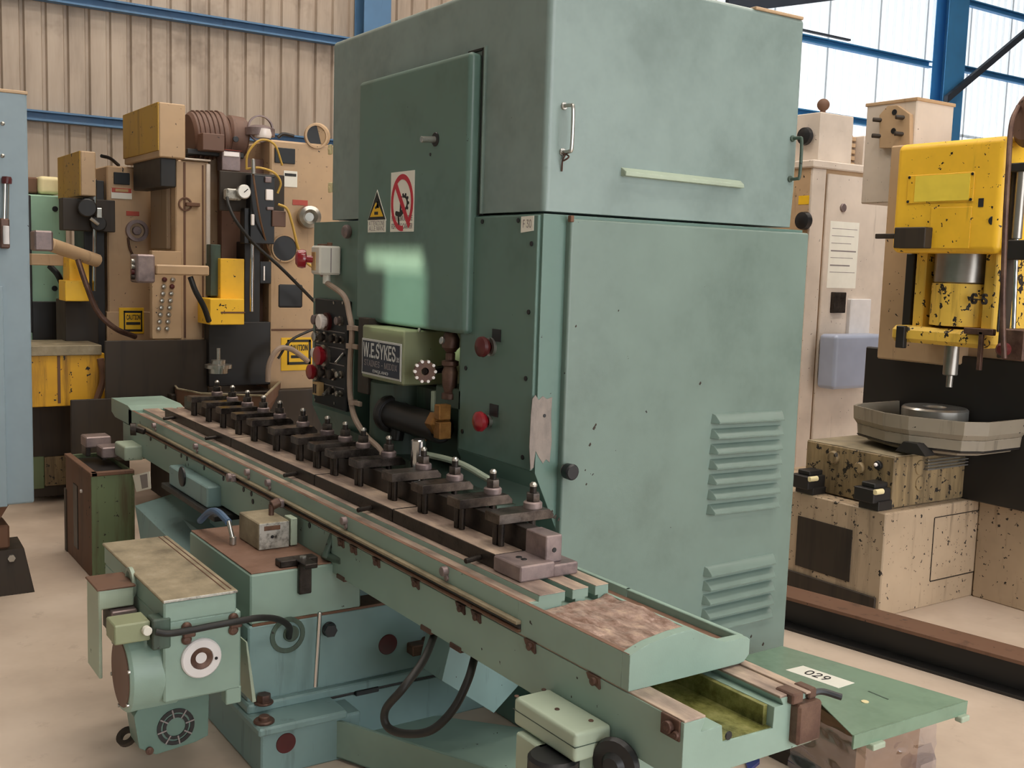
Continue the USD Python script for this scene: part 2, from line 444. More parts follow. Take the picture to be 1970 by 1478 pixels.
M['concrete'] = usdkit.material(stage, '/World/Looks/concrete', {
    'g': ('geometry', {}), 'n': ('noise_texture', {'scale': 1.3, 'detail': 8., 'roughness': .62}), 'n2': ('noise_texture', {'scale': 7., 'detail': 6., 'roughness': .7}),
    'r': ('rgb_ramp', {'ramp': [(.28, lin('b09d8c')), (.5, lin('c6b3a1')), (.72, lin('d5c3b2'))]}),
    'r2': ('rgb_ramp', {'ramp': [(.60, (0, 0, 0)), (.78, (.5, .5, .5))]}), 'm': ('mix_color', {'b': lin('7a6250')}),
    'bp': ('bump', {'strength': .12, 'distance': .004}), 'p': ('principled_bsdf', {'roughness': .5})},
    [('g.position', 'n.vector'), ('g.position', 'n2.vector'), ('n.fac', 'r.fac'), ('n2.fac', 'r2.fac'), ('r2.color', 'm.fac'), ('r.color', 'm.a'), ('m.result', 'p.base_color'),
     ('n2.fac', 'bp.height'), ('bp.normal', 'p.normal')], surface='p.BSDF')
M['cladding'] = usdkit.material(stage, '/World/Looks/cladding', {
    'g': ('geometry', {}), 'mp': ('mapping', {'scale': (1., 5., .6)}), 'n': ('noise_texture', {'scale': 1.2, 'detail': 7., 'roughness': .65}),
    'r': ('rgb_ramp', {'ramp': [(.28, lin('8c7d6e')), (.5, lin('a59483')), (.75, lin('b1a190'))]}),
    'n2': ('noise_texture', {'scale': 1.1, 'detail': 5., 'roughness': .7}), 'r2': ('rgb_ramp', {'ramp': [(.58, (0, 0, 0)), (.76, (.7, .7, .7))]}), 'm': ('mix_color', {'b': lin('5d4c3e')}),
    'p': ('principled_bsdf', {'roughness': .55})},
    [('g.position', 'mp.vector'), ('mp.vector', 'n.vector'), ('n.fac', 'r.fac'), ('g.position', 'n2.vector'), ('n2.fac', 'r2.fac'), ('r2.color', 'm.fac'), ('r.color', 'm.a'), ('m.result', 'p.base_color')], surface='p.BSDF')
flat('side_sheet', 'a4b0b0', rough=.7, var=.06)
flat('plate_yellow', 'ecd24a', rough=.5, var=.05)
flat('roof_sheet', '8c8478', rough=.7, var=.1)

# ------------------------------------------------------------------ the shop: floor, clad wall, frame, roof
WX = -9.6
single('floor', box(-12, 9, -6, 22, FL - .15, FL, b=0), 'concrete', kind='structure', label='pale dusty concrete shop floor', category='floor', smooth=False)


def clad(y0, y1, z0, z1, pitch=.168, rib=.034, depth=.032, x=WX):
    """one profiled wall sheet: flat pans between narrow upstanding ribs, 1 mm lap lines, real thickness"""
    P = []; y = y0
    while y < y1 - .02:
        P += [(y, 0), (min(y + pitch - rib - .012, y1), 0)]
        if y + pitch <= y1 + .03:
            P += [(y + pitch - rib, depth * -.9), (y + pitch - .012, depth * -.9)]
        y += pitch
    P = [p for i, p in enumerate(P) if i == 0 or p[0] > P[i - 1][0] + 1e-5]
    a = np.array([(x + d, yy) for yy, d in P]); b = a - (.0015, 0); n = len(a); V = []
    for q in (a, b):
        for z in (z0, z1):
            V.append(np.c_[q, np.full(n, z)])
    V = np.vstack(V); F = []
    for i in range(n - 1):
        F += [(i, i + 1, n + i + 1), (i, n + i + 1, n + i), (2 * n + i + 1, 2 * n + i, 3 * n + i), (2 * n + i + 1, 3 * n + i, 3 * n + i + 1)]
    return trimesh.Trimesh(V, F, process=False)


wall = thing('wall_back', 'beige ribbed steel cladding wall with pale daylight sheets at its right end', 'wall', (WX, 3, FL), kind='structure')
y = -6.0 + .072; k = 0
while y < 21:
    k += 1
    lit = y > 8.3
    for z0, z1 in ((FL, 3.70), (3.66, 7.6)):
        part(wall, 'daylight_sheet' if lit else 'cladding_sheet', clad(y, y + 1.04, z0, z1, x=WX + (.005 if z1 > 4 else 0) + .002 * (k % 2)), 'fibreglass' if lit else 'cladding', smooth=False)
    y += 1.008
def to_wall(px, py, Y=1.955):                       # where the sunbeam that ends at a pixel of the hood door came through the side wall
    p = U(px, py, Y=Y); return p - SUN * (p[1] + 6.05) / SUN[1]


def win(a, b, c, d):
    q = [to_wall(*p) for p in ((a, b), (c, b), (c, d), (a, d))]; xs, zs = [p[0] for p in q], [p[2] for p in q]
    return min(xs), max(xs), min(zs), max(zs)


lo_, up_ = win(741, 512, 818, 640), win(706, 484, 812, 511)
hole = lambda r, e=0.: trimesh.creation.box(extents=(r[1] - r[0] + e, .4, r[3] - r[2] + e), transform=trimesh.transformations.translation_matrix(((r[0] + r[1]) / 2, -6.05, (r[2] + r[3]) / 2)))
side = trimesh.creation.box(extents=(21, .02, 7.6 - FL), transform=trimesh.transformations.translation_matrix((-1.5, -6.05, (7.6 + FL) / 2)))
single('wall_left', sub(side, hole(lo_), hole(up_)), 'side_sheet', kind='structure', label='clad side wall behind the camera', category='wall', smooth=False)
single('window_1', box(lo_[0] - .03, lo_[1] + .03, -6.075, -6.072, lo_[2] - .03, lo_[3] - .0, b=0), 'green_pane', kind='structure', label='small green tinted pane in the side wall behind the camera', category='window', smooth=False)

single('wall_far', box(-12, 9, 21.5, 21.6, FL, 7.6, b=0), 'cladding', kind='structure', label='clad far end wall', category='wall', smooth=False)
single('wall_door_end', cat(box(6.5, 6.6, -6, -1.0, FL, 7.6, b=0), box(6.5, 6.6, 9, 21.5, FL, 7.6, b=0), box(6.5, 6.6, -1.0, 9, 5.6, 7.6, b=0)), 'cladding', kind='structure', label='clad end wall with a wide open door behind the camera', category='wall', smooth=False)
single('ceiling', box(-12, 9, -6.1, 21.6, 7.6, 7.7, b=0), 'roof_sheet', kind='structure', label='grey roof sheets high above the machines', category='ceiling', smooth=False)


def cee(y0, y1, z, h, name='trim_1', mat='girt_blue', lab=None):
    prof = [(WX + .02, z - h / 2), (WX + .10, z - h / 2), (WX + .10, z - h / 2 + .016), (WX + .035, z - h / 2 + .010), (WX + .035, z + h / 2 - .010), (WX + .10, z + h / 2 - .016), (WX + .10, z + h / 2), (WX + .02, z + h / 2)]
    prof = [(a, b) for a, b in prof]
    single(name, prism(prof, 'Y', y0, y1), mat, kind='structure', label=lab, category='girt', smooth=False)


cee(-6, 4.5, 2.69, .085, 'trim_1', lab='lower blue steel girt crossing the beige cladding')
cee(-6, 4.5, 3.645, .085, 'trim_2', lab='upper blue steel girt on the beige cladding, left of the tall machine')
cee(4.8, 13.3, 3.645, .085, 'trim_3', 'post_blue', lab='low blue girt seen between the beige boxes at right')
cee(4.8, 13.3, 4.56, .085, 'trim_4', 'post_blue', lab='blue girt across the bright ribbed sheets left of the blue post')
cee(13.8, 21, 4.60, .085, 'trim_5', 'post_blue', lab='lower blue girt right of the blue post')
cee(13.8, 21, 5.52, .085, 'trim_6', 'post_blue', lab='top blue girt right of the blue post')


def ibeam_v(y0, y1, x0, name, lab, mat='post_blue'):
    w = y1 - y0
    single(name, cat(box(x0 + .20, x0 + .212, y0, y1, FL, 7.5, .002), box(x0, x0 + .012, y0, y1, FL, 7.5, .002), box(x0, x0 + .2, (y0 + y1) / 2 - .005, (y0 + y1) / 2 + .005, FL, 7.5, .001)),
           mat, kind='structure', label=lab, category='post', smooth=False)


ibeam_v(4.52, 4.80, WX + .03, 'trim_7', 'blue steel stanchion rising behind the left top of the tall green machine', 'girt_blue')
ibeam_v(13.35, 13.80, WX + .05, 'trim_8', 'bright blue steel post before the daylight sheets')
p, q = U(1816, 192, X=WX + .35), U(1990, 45, X=WX + .35)
single('trim_9', hull(np.vstack([[p + d, q + d] for d in ((0, 0, -.05), (0, 0, .05), (.06, 0, .05), (.06, 0, -.05))])), 'beam_dark', kind='structure', label='dark diagonal wind brace right of the blue post', category='brace', smooth=False)
p, q = U(1395, 16, X=WX + 1.0), U(1640, -14, X=WX + 1.0)
single('trim_10', cat(box(p[0] - .02, p[0] + .02, p[1], q[1], p[2] - .06, p[2] - .04, 0), hull(np.vstack([[p + d, q + d] for d in ((0, 0, -.06), (0, 0, .12), (.05, 0, .12), (.05, 0, -.06))]))), 'beam_dark',
       kind='structure', label='dark roof tie at the top edge behind the machine hood', category='beam', smooth=False)

# ------------------------------------------------------------------ the green rack shaping machine: one thing, its parts and sub-parts
XS, YF = -2.817, 2.0
MC = thing('rack_shaping_machine', 'large sage green rack shaping machine with tall boxed column and long bed', 'machine', (-3.4, 2.2, FL))
prof = [(2.0, 1.768), (2.0, .925), (2.125, .66), (2.125, .09), (3.215, .09), (3.215, 1.768)]
col = prism(prof, 'X', -4.63, XS)
col = sub(col, trimesh.creation.box(extents=(.88, .9, .80), transform=trimesh.transformations.translation_matrix((-3.75, 2.0, .95))))
column = part(MC, 'column', col, 'green', smooth=False)
part(MC, 'plinth', box(-4.6, XS - .012, 2.15, 3.20, FL, .09), 'green', smooth=False)
part(column, 'plinth_bolt', bolt((XS - .012, 3.17, .055), (1, 0, 0), .016), 'dark_steel')
# hood
hb = rbox(-4.45, XS, YF, 3.165, 1.9, 2.545, .022).vertices
hood = part(MC, 'hood', hull(np.vstack([hb, [(x, y, 1.776) for x in (-4.45, XS) for y in (YF + .022, 3.143)], [(x, y, 1.776) for x in (-4.43, XS - .022) for y in (YF, 3.165)]])), 'green_hood', smooth=30)
for yy, zz0, zz1, m in ((2.065, 2.110, 1.966, 'steel_bright'), (3.128, 2.104, 1.955, 'green_dark')):
    part(hood, 'grab_handle', [tube([(XS - .005, yy, zz0), (XS + .03, yy + .004, zz0), (XS + .042, yy + .006, zz0 - .014), (XS + .042, yy + .006, zz1 + .014), (XS + .03, yy + .004, zz1), (XS - .005, yy, zz1)], .0062, 10, 5),
                               disc((XS, yy, zz0), (1, 0, 0), .012, .006), disc((XS, yy, zz1), (1, 0, 0), .012, .006)], m)
part(hood, 'wire_tie', tube([(XS + .012, 2.062, 1.963), (XS + .03, 2.070, 1.95), (XS + .016, 2.06, 1.938), (XS + .006, 2.068, 1.95), (XS + .02, 2.07, 1.966), (XS + .01, 2.061, 1.94), (XS + .004, 2.063, 1.905)], .0028, 6, 6), 'valve_brown')
st = [(XS - .002, y, z) for y, z in ((2.311, 1.938), (2.871, 1.932), (2.871, 1.903), (2.311, 1.908))]
part(hood, 'rail_strip', hull(np.vstack([st, [(XS + .022, y, z) for y, z in ((2.316, 1.922), (2.866, 1.916), (2.868, 1.904), (2.314, 1.909))]])), 'green_pale', smooth=False)
part(hood, 'rolled_rim', box(XS - .03, XS + .003, 2.9, 3.15, 2.538, 2.549, .002), 'beige')
# door in the hood front
DY = 1.955
dx0, dx1, dz0, dz1 = U(690, 156, Y=DY)[0], U(906, 97, Y=DY)[0], 1.352, U(800, 127, Y=DY)[2]
dv = rbox(dx0, dx1, DY, DY + .12, dz0, dz1, .020).vertices
dv = dv[dv[:, 1] < DY + .06]
hd = part(MC, 'hood_door', hull(np.vstack([dv, [(x, YF + .004, z) for x in (dx0, dx1) for z in (dz0 + .012, dz1 - .012)]])), 'green', smooth=40)
part(hd, 'door_gap_seal', [box(dx1 + .012, dx1 + .022, YF - .008, YF + .01, 1.77, dz1 + .01, .001), box(dx1 - .08, dx1 + .022, YF - .008, YF + .01, dz1 + .004, dz1 + .013, .001)], 'rubber')
part(hd, 'door_frame_rim', box(dx1 + .024, dx1 + .034, YF - .010, YF + .01, 1.775, dz1 + .016, .002), 'green_side')
P = U(838, 268, Y=DY)
stem = part(hd, 'lock_stem', cyl(P + (0, .01, 0), P + (-.0, -.06, -.006), .0115), 'steel_bright')
part(hd, 'lock_rosette', disc(P + (0, .004, 0), (0, -1, 0), .026, .008), 'black')
part(hd, 'vent_hole_plug', disc(U(828, 297, Y=DY) + (0, .002, 0), (0, -1, 0), .006, .004), 'black')
part(hd, 'bright_screw', disc(U(806, 637, Y=DY) + (0, .004, .004), (0, -1, 0), .008, .006), 'steel_bright')
# warning triangle sign
a, b, c, d = RY(708, 447, 742, 447, DY - .001); s = U(725, 365, Y=DY - .001)
z0 = U(725, 447, Y=DY - .001)[2]; z1 = U(725, 424, Y=DY - .001)[2]; zt = s[2]
sg = part(hd, 'hand_warning_sign', [box(a, b, DY - .0022, DY - .0006, z0, z1, 0), prism([(a - .004, z1 - .002), (b + .004, z1 - .002), ((a + b) / 2, zt)], 'Y', DY - .0024, DY - .0006)], 'white_paper', label='yellow triangle hand injury warning with white caption', smooth=False)
xm, w = (a + b) / 2, (b - a)
part(sg, 'triangle_border', prism([(a + .001, z1 + .002), (b - .001, z1 + .002), (xm, zt - .008)], 'Y', DY - .0030, DY - .0022), 'sign_black', smooth=False)
part(sg, 'triangle_field', prism([(a + .020, z1 + .014), (b - .020, z1 + .014), (xm, zt - .040)], 'Y', DY - .0036, DY - .0028), 'sign_yellow', smooth=False)
part(sg, 'hand_symbol', [box(xm - .016, xm + .018, DY - .0042, DY - .0034, z1 + .070, z1 + .084, 0), box(xm + .002, xm + .022, DY - .0042, DY - .0034, z1 + .048, z1 + .074, 0),
                         prism([(xm + .016, z1 + .052), (xm - .010, z1 + .044), (xm - .014, z1 + .051), (xm + .012, z1 + .066)], 'Y', DY - .0042, DY - .0034), box(xm - .018, xm + .014, DY - .0042, DY - .0034, z1 + .022, z1 + .034, 0)], 'sign_black', smooth=False)
for t, k in (('ATTENZIONE', .55), ('ALLE MANI', .12)):
    part(sg, 'caption', text(t, .018, (a + .010, DY - .0022, z0 + (z1 - z0) * k + .001), (1, 0, 0), (0, 0, 1), wide=w - .02, depth=.0005), 'pencil', smooth=False)
# prohibition sign
a, b = U(752, 390, Y=DY - .001)[0], U(797, 390, Y=DY - .001)[0]; z0, z1 = U(775, 446, Y=DY)[2], U(775, 330, Y=DY)[2]
sg = part(hd, 'no_guard_removal_sign', box(a, b, DY - .0022, DY - .0006, z0, z1, 0), 'white_paper', label='white sign with red prohibition ring and black gear', smooth=False)
xm, w, zc = (a + b) / 2, b - a, z1 - .118
R = .108
from shapely.geometry import Point, Polygon, LineString, box as sbox
from shapely.affinity import scale as sscale, rotate as srot
RX_ = w / 2 - .006
el = lambda r: sscale(Point(xm, zc).buffer(1, 24), r * RX_ / R, r)
rg = el(R).difference(el(R - .020)).difference(sbox(xm + .012, zc - .2, xm + .2, zc - .075))
bar = LineString([(xm - .052, zc + .07), (xm + .060, zc - .088)]).buffer(.011).intersection(el(R + .01))
for g in getattr(rg.union(bar), 'geoms', [rg.union(bar)]):
    part(sg, 'prohibition_ring', prism(g, 'Y', DY - .0034, DY - .0024), 'sign_red', smooth=False)
teeth = Point(xm + .018, zc - .002).buffer(.030, 12)
for k in range(10):
    t = k * math.pi / 5; teeth = teeth.union(Point(xm + .018 + .033 * math.cos(t), zc - .002 + .033 * math.sin(t)).buffer(.006, 3))
gear = teeth.difference(Point(xm + .018, zc - .002).buffer(.020, 12)).difference(sbox(xm - .05, zc - .06, xm + .012, zc + .02))
hand = LineString([(xm - .045, zc - .040), (xm - .012, zc - .045), (xm + .012, zc - .030)]).buffer(.009).union(LineString([(xm - .03, zc - .045), (xm - .022, zc - .085)]).buffer(.006)).union(LineString([(xm - .012, zc - .045), (xm - .008, zc + .02)]).buffer(.006))
for gg in (gear, hand):
    for g in getattr(gg, 'geoms', [gg]):
        part(sg, 'gear_and_hand_symbol', prism(g, 'Y', DY - .0030, DY - .0023), 'sign_black', smooth=False)
for t, k in (('NON RIMUOVERE', .042), ('RIPARI E CARTER', .012)):
    part(sg, 'caption', text(t, .019, (a + .010, DY - .0022, z0 + k), (1, 0, 0), (0, 0, 1), wide=w - .02, depth=.0005, bold=True), 'pencil', smooth=False)
# strips and hinges at the left
for py in (288, 361):
    q = U(637, py, Y=YF - .002); part(hood, 'hinge_clip', [box(q[0] - .014, q[0] + .014, YF - .012, YF, q[2] - .022, q[2] + .022, .003), disc((q[0], YF - .012, q[2]), (0, -1, 0), .006, .004)], 'cream')
# right hand front panel with two indicator sockets
fp = part(MC, 'front_panel', box(-3.285, XS - .012, YF - .012, YF + .004, .932, 1.764, .003), 'green', smooth=False)
for px, py in ((928.7, 426.4), (997.7, 424.2), (905.4, 469), (1023.3, 469), (902.5, 587.6), (1017.6, 600.4), (896.8, 708.4), (1012, 728.3), (890, 830), (1006, 880)):
    q = U(px, py, Y=YF - .012); part(fp, 'panel_screw', disc(q, (0, -1, 0), .0085, .004, 10), 'black')
for (px, py), m in (((945, 667), 'red_dark'), ((940, 810), 'red_knob')):
    q = U(px, py, Y=YF - .012)
    lp = part(fp, 'push_knob', lathe(q, (0, -1, 0), [(.014, 0), (.014, .018), (.030, .022), (.036, .034), (.034, .046), (.022, .054), (.0, .057)], 22), m)
    part(lp, 'knob_collar', ring(q + (.004, 0, 0), (0, -1, 0), .018, .032 if m == 'red_dark' else .022, .012), 'steel_bright')
    part(fp, 'slot_plate', box(q[0] + .008, q[0] + .06, YF - .016, YF - .010, q[2] + .02, q[2] + .062, .001), 'black')
q = U(1015, 431, Y=YF - .012)
tg = part(fp, 'number_tag', prism([(q[0] - .036, q[2] - .028), (q[0] + .036, q[2] - .022), (q[0] + .036, q[2] + .026), (q[0] - .036, q[2] + .024)], 'Y', YF - .0136, YF - .012), 'white_paper', smooth=False)
part(tg, 'tag_text', text('F 30', .026, (q[0] - .026, YF - .0136, q[2] - .012), (1, 0, 0), (0, 0, 1), wide=.05), 'pencil', smooth=False)
# worn bare patch on the narrow strip and around
pz = lambda px, py: U(px, py, X=XS)[1:]
wp = [pz(*p) for p in ((1024, 768), (1030, 760), (1036, 770), (1044, 762), (1052, 768), (1062, 764), (1060, 800), (1061, 850), (1057, 890), (1050, 884), (1044, 892), (1036, 880), (1030, 868), (1026, 900), (1020, 905), (1018, 860), (1021, 800))]
part(column, 'worn_bare_patch', prism([(y, z) for y, z in wp], 'X', XS - .001, XS + .0012), 'bare_patch_steel', smooth=False, label='paint worn to bare metal')
part(column, 'patch_rivet', disc(U(1047, 800, X=XS), (1, 0, 0), .006, .003, 10), 'black')
# side door
SD = XS + .026
sd = part(MC, 'side_door', rbox(XS - .02, SD, 2.092, 3.226, .098, 1.757, .009, 1), 'green_side', smooth=30)


def louver(zl, zr, h=.036, y0=2.757, y1=3.135):
    top = [(SD - .002, y0 + .006, zl), (SD - .002, y1 - .006, zr)]
    bot = [(SD - .002, y0, zl - h), (SD - .002, y1, zr - h)]
    lip = [(SD + .030, y0 + .016, zl - h), (SD + .030, y1 - .016, zr - h), (SD + .031, y0 + .020, zl - h + .006), (SD + .031, y1 - .020, zr - h + .006), (SD + .012, y0 + .012, zl - .006), (SD + .012, y1 - .012, zr - .006)]
    return hull(top + bot + lip)


for k in range(7):
    part(sd, 'louver', louver(1.088 - k * .0562, 1.082 - k * .0562), 'green_side', smooth=35)
for k in range(5):
    part(sd, 'louver', louver(.517 - k * .0535, .522 - k * .0535), 'green_side', smooth=35)
q = U(1087, 905, X=SD)
kb = part(sd, 'turn_knob', lathe(q, (1, 0, 0), [(.012, 0), (.012, .010), (.026, .012), (.027, .040), (.022, .045), (0, .045)], 20), 'black')
part(kb, 'knob_washer', ring(q, (1, 0, 0), .012, .02, .004), 'block_steel')
part(sd, 'hinge_pin', box(SD - .012, SD + .006, 2.086, 2.100, 1.745, 1.766, .002), 'brown_rust')
for px, py, r_ in ((1347, 738, .006), (1143, 824, .007), (1146, 818, .005), (1135, 856, .006), (1128, 932, .004), (1190, 598, .003), (1126, 905, .003), (1108, 628, .004), (1068, 995, .007), (1075, 1000, .006), (1062, 985, .005), (1445, 1225, .006), (1468, 1240, .007)):
    y_, z_ = U(px, py, X=SD)[1:]; part(sd, 'paint_chip', prism([(y_ - r_, z_ - r_ * .4), (y_ - r_ * .1, z_ - r_), (y_ + r_ * .9, z_ + r_ * .2), (y_ + r_ * .3, z_ + r_ * 1.3), (y_ - r_ * .5, z_ + r_ * .6)], 'X', SD - .001, SD + .0006), 'brown_dark', smooth=False)
# control panel at the left of the column
CY = YF - .022
x0, x1 = U(606, 580, Y=CY)[0], U(668, 590, Y=CY)[0]; z0, z1 = .945, 1.425
cp = part(MC, 'control_panel', box(x0, x1, CY, YF + .002, z0, z1, .004), 'panel_black', smooth=False)
zof = lambda px, py: U(px, py, Y=CY)
for dy in (467, 655, 845, 1110):
    zz = zof(630, 560 + dy / 6.158)[2]; part(cp, 'row_line', box(x0 + .02, x1 - .02, CY - .0012, CY, zz - .002, zz + .002, 0), 'pencil', smooth=False)


def knob(px, py, r, m, d=.03, nm='push_button'):
    q = zof(595 + px / 6.158, 560 + py / 6.158)
    k = part(cp, nm, lathe(q, (0, -1, 0), [(r * .7, 0), (r * .7, d * .5), (r, d * .55), (r, d * .9), (r * .8, d), (0, d)], 16), m)
    part(k, 'bezel', ring(q, (0, -1, 0), r * .75, r * 1.18, d * .3, 18), 'steel_bright' if m != 'lamp_white' else 'red_dark')


knob(105, 340, .022, 'block_steel'); knob(225, 362, .034, 'lamp_white', .05, 'pilot_lamp'); knob(380, 355, .018, 'block_steel')
knob(115, 540, .022, 'steel_bright'); knob(195, 545, .020, 'dark_steel'); knob(315, 562, .018, 'dark_steel'); knob(392, 580, .014, 'dark_steel')
knob(105, 735, .024, 'lamp_white'); knob(200, 765, .042, 'red_knob', .05, 'stop_button')
knob(95, 955, .034, 'red_knob', .045, 'stop_button'); knob(190, 965, .020, 'dark_steel'); knob(295, 990, .022, 'dark_steel'); knob(388, 990, .014, 'steel_bright')
knob(385, 1215, .012, 'steel_bright'); knob(300, 1180, .016, 'dark_steel')
q = zof(595 + 145 / 6.158, 560 + 1155 / 6.158); sw = part(cp, 'rotary_switch', box(q[0] - .035, q[0] + .03, CY - .03, CY, q[2] - .03, q[2] + .03, .003), 'tan_lens', smooth=False)
part(sw, 'switch_slot', [box(q[0] - .025 + k * .022, q[0] - .012 + k * .022, CY - .032, CY - .029, q[2] - .02, q[2] + .02, 0) for k in (0, 1)], 'black', smooth=False)
for a, b in (((405, 745), (440, 850)), ((240, 1150), (290, 1225))):
    p, q = zof(595 + a[0] / 6.158, 560 + a[1] / 6.158), zof(595 + b[0] / 6.158, 560 + b[1] / 6.158); part(cp, 'toggle_lever', cyl(p, q + (0, -.05, 0), .007, 10), 'steel_bright')
for px, py in ((66, 105), (295, 140), (400, 140), (70, 1290), (300, 1330)):
    part(cp, 'panel_screw', disc(zof(595 + px / 6.158, 560 + py / 6.158), (0, -1, 0), .007, .004, 10), 'steel_bright')
q = U(672, 446, Y=YF); part(column, 'cover_bolt', lathe(q, (0, -1, 0), [(.026, 0), (.030, .01), (.028, .022), (.018, .03), (0, .03)], 18), 'block_steel')
q = U(628, 521, Y=YF); part(column, 'cover_bolt', lathe(q, (0, -1, 0), [(.03, 0), (.032, .01), (.028, .024), (.018, .03), (0, .03)], 18), 'block_steel')
# white stop box with conduit
eb = part(MC, 'stop_box', box(-4.42, -4.325, 1.895, 1.997, 1.535, 1.66, .008), 'white_plastic')
part(eb, 'tan_window', box(-4.405, -4.365, 1.891, 1.896, 1.552, 1.632, .002), 'tan_lens', smooth=False)
part(eb, 'seam', box(-4.323 - .004, -4.3235, 1.946, 1.950, 1.545, 1.65, 0), 'pencil', smooth=False)
part(eb, 'gland', cyl((-4.372, 1.95, 1.54), (-4.372, 1.95, 1.495), .017), 'white_plastic')
part(eb, 'box_cap', [box(-4.41, -4.365, 1.92, 1.96, 1.658, 1.668, .002), cyl((-4.345, 1.95, 1.655), (-4.345, 1.95, 1.675), .012)], 'brown_rust')
part(eb, 'mushroom_button', lathe((-4.40, 1.90, 1.60), (-.45, -1, .02), [(.016, 0), (.016, .03), (.038, .034), (.042, .05), (.038, .068), (.024, .078), (0, .08)], 22), 'red_knob', label='red mushroom stop button')
cn = [(-4.372, 1.95, 1.50)] + [U(px, py, Y=yy) for px, py, yy in ((662, 570, 1.945), (672, 605, 1.94), (677, 640, 1.93), (674, 690, 1.93), (673, 735, 1.93), (675, 770, 1.93), (683, 805, 1.92), (703, 838, 1.91), (728, 862, 1.90), (742, 885, 1.90))]
part(MC, 'conduit', tube(cn, .0125, 10), 'hose_grey')
for px, py in ((680, 636), (678, 671), (683, 780)):
    q = U(px, py, Y=1.93); part(MC, 'conduit_clip', [ring(q - (.02, 0, 0), (0, 0, 1), .012, .019, .02), box(q[0] - .01, q[0] + .05, 1.925, 1.94, q[2], q[2] + .02, .002)], 'hose_grey')
# working head inside the column window: name box, hand wheel, valve, spindle
hx0, hx1 = U(697, 640, Y=1.90)[0], U(776, 660, Y=1.90)[0]
hbx = part(MC, 'head_box', box(hx0, hx1, 1.90, 2.40, 1.135, 1.345, .006), 'green_yellow')
c1, c2, c3, c4 = (U(*p, Y=1.899) for p in ((700, 715), (771, 727), (774, 661), (700, 647)))
x0, x1, z0, z1 = hx0 + .008, hx1 - .010, 1.150, 1.293
npl = part(hbx, 'name_plate', box(x0, x1, 1.8955, 1.9, z0, z1, .001), 'plate_white', label='dark name plate lettered W.E. SYKES', smooth=False)
part(npl, 'plate_field', box(x0 + .008, x1 - .008, 1.8945, 1.896, z0 + .008, z1 - .008, .0005), 'plate_navy', smooth=False)
w = x1 - x0
part(npl, 'maker_lettering', [text('W.E.SYKES', .055, (x0 + .014, 1.8945, z0 + .072), (1, 0, 0), (0, 0, 1), wide=w - .055, bold=True), text('Ltd', .020, (x1 - .036, 1.8945, z0 + .072), (1, 0, 0), (0, 0, 1), wide=.024)], 'plate_white', smooth=False)
part(npl, 'town_lettering', text('STAINES - MIDDX', .024, (x0 + .024, 1.8945, z0 + .036), (1, 0, 0), (0, 0, 1), wide=w - .05), 'pencil', smooth=False)
part(npl, 'country_lettering', text('ENGLAND', .011, (x0 + w * .3, 1.8945, z0 + .014), (1, 0, 0), (0, 0, 1), wide=w * .4), 'plate_white', smooth=False)
for fx in (x0 + w * .46,):
    for zz in (z0 + .012, z1 - .012):
        part(npl, 'plate_pin', disc((fx, 1.895, zz), (0, -1, 0), .005, .003, 10), 'steel_bright')
part(hbx, 'bracket_plate', box(hx0 - .09, hx0 + .002, 1.925, 2.1, 1.06, 1.37, .003), 'brown_dark')
part(hbx, 'port_hole', disc((hx1, 2.10, 1.295), (1, 0, 0), .016, .004), 'black')
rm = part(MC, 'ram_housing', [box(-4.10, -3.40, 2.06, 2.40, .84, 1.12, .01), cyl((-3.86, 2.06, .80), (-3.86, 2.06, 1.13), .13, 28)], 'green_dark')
part(rm, 'ram_guide', box(-3.50, -3.475, 1.99, 2.2, .96, 1.12, .003), 'green_pale')
part(MC, 'head_casting', box(hx1 - .01, -3.32, 2.10, 2.42, 1.13, 1.345, .006), 'green_yellow')
q = U(816, 714, Y=1.93)
hw = part(MC, 'hand_wheel', ring(q, (.95, -.32, 0), .014, .040, .02, 26), 'valve_brown')
u, v, n_ = frame_to((.95, -.32, 0))
for k in range(10):
    t = k * math.pi / 5; part(hw, 'grip_stud', disc(q + n_ * .006 + .038 * (math.cos(t) * u + math.sin(t) * v), n_, .0062, .02, 8), 'lamp_white')
part(hw, 'wheel_shaft', cyl(q, q + (-.06, .16, 0), .014, 12), 'dark_steel')
q = U(866, 700, Y=2.0)
vl = part(MC, 'oil_valve', [lathe(q + (0, 0, -.13), (0, 0, 1), [(.03, 0), (.03, .02), (.02, .025), (.028, .05), (.03, .10), (.022, .12), (.032, .125), (.032, .14), (.018, .145), (.018, .17)], 18),
                            lathe(q + (0, 0, .04), (0, 0, 1), [(.014, 0), (.032, .02), (.034, .05), (.022, .075), (0, .08)], 18)], 'valve_brown')
part(vl, 'valve_cap', disc(q + (0, -.032, .085), (0, -1, .2), .014, .01), 'steel_bright')
part(vl, 'valve_pipe', tube([q + (0, 0, -.02), q + (-.06, .02, -.02), q + (-.12, .06, -.03)], .014, 10), 'dark_steel')
x0, x1, z0, z1 = RY(838, 740, 889, 792, 2.0)
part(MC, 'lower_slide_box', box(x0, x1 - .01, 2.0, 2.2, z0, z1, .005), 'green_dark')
a_, b_ = U(752, 796, Y=1.97), U(850, 826, Y=1.97)
sp = part(MC, 'cutter_spindle', [cyl(a_, b_, .055, 22), cyl(a_ + (-.02, 0, .0), a_ + (.02, 0, 0), .075, 22), cyl(a_ + (.05, 0, -.1), a_ + (.05, .02, .05), .028, 14)], 'black_oily')
q = U(845, 815, Y=1.95)
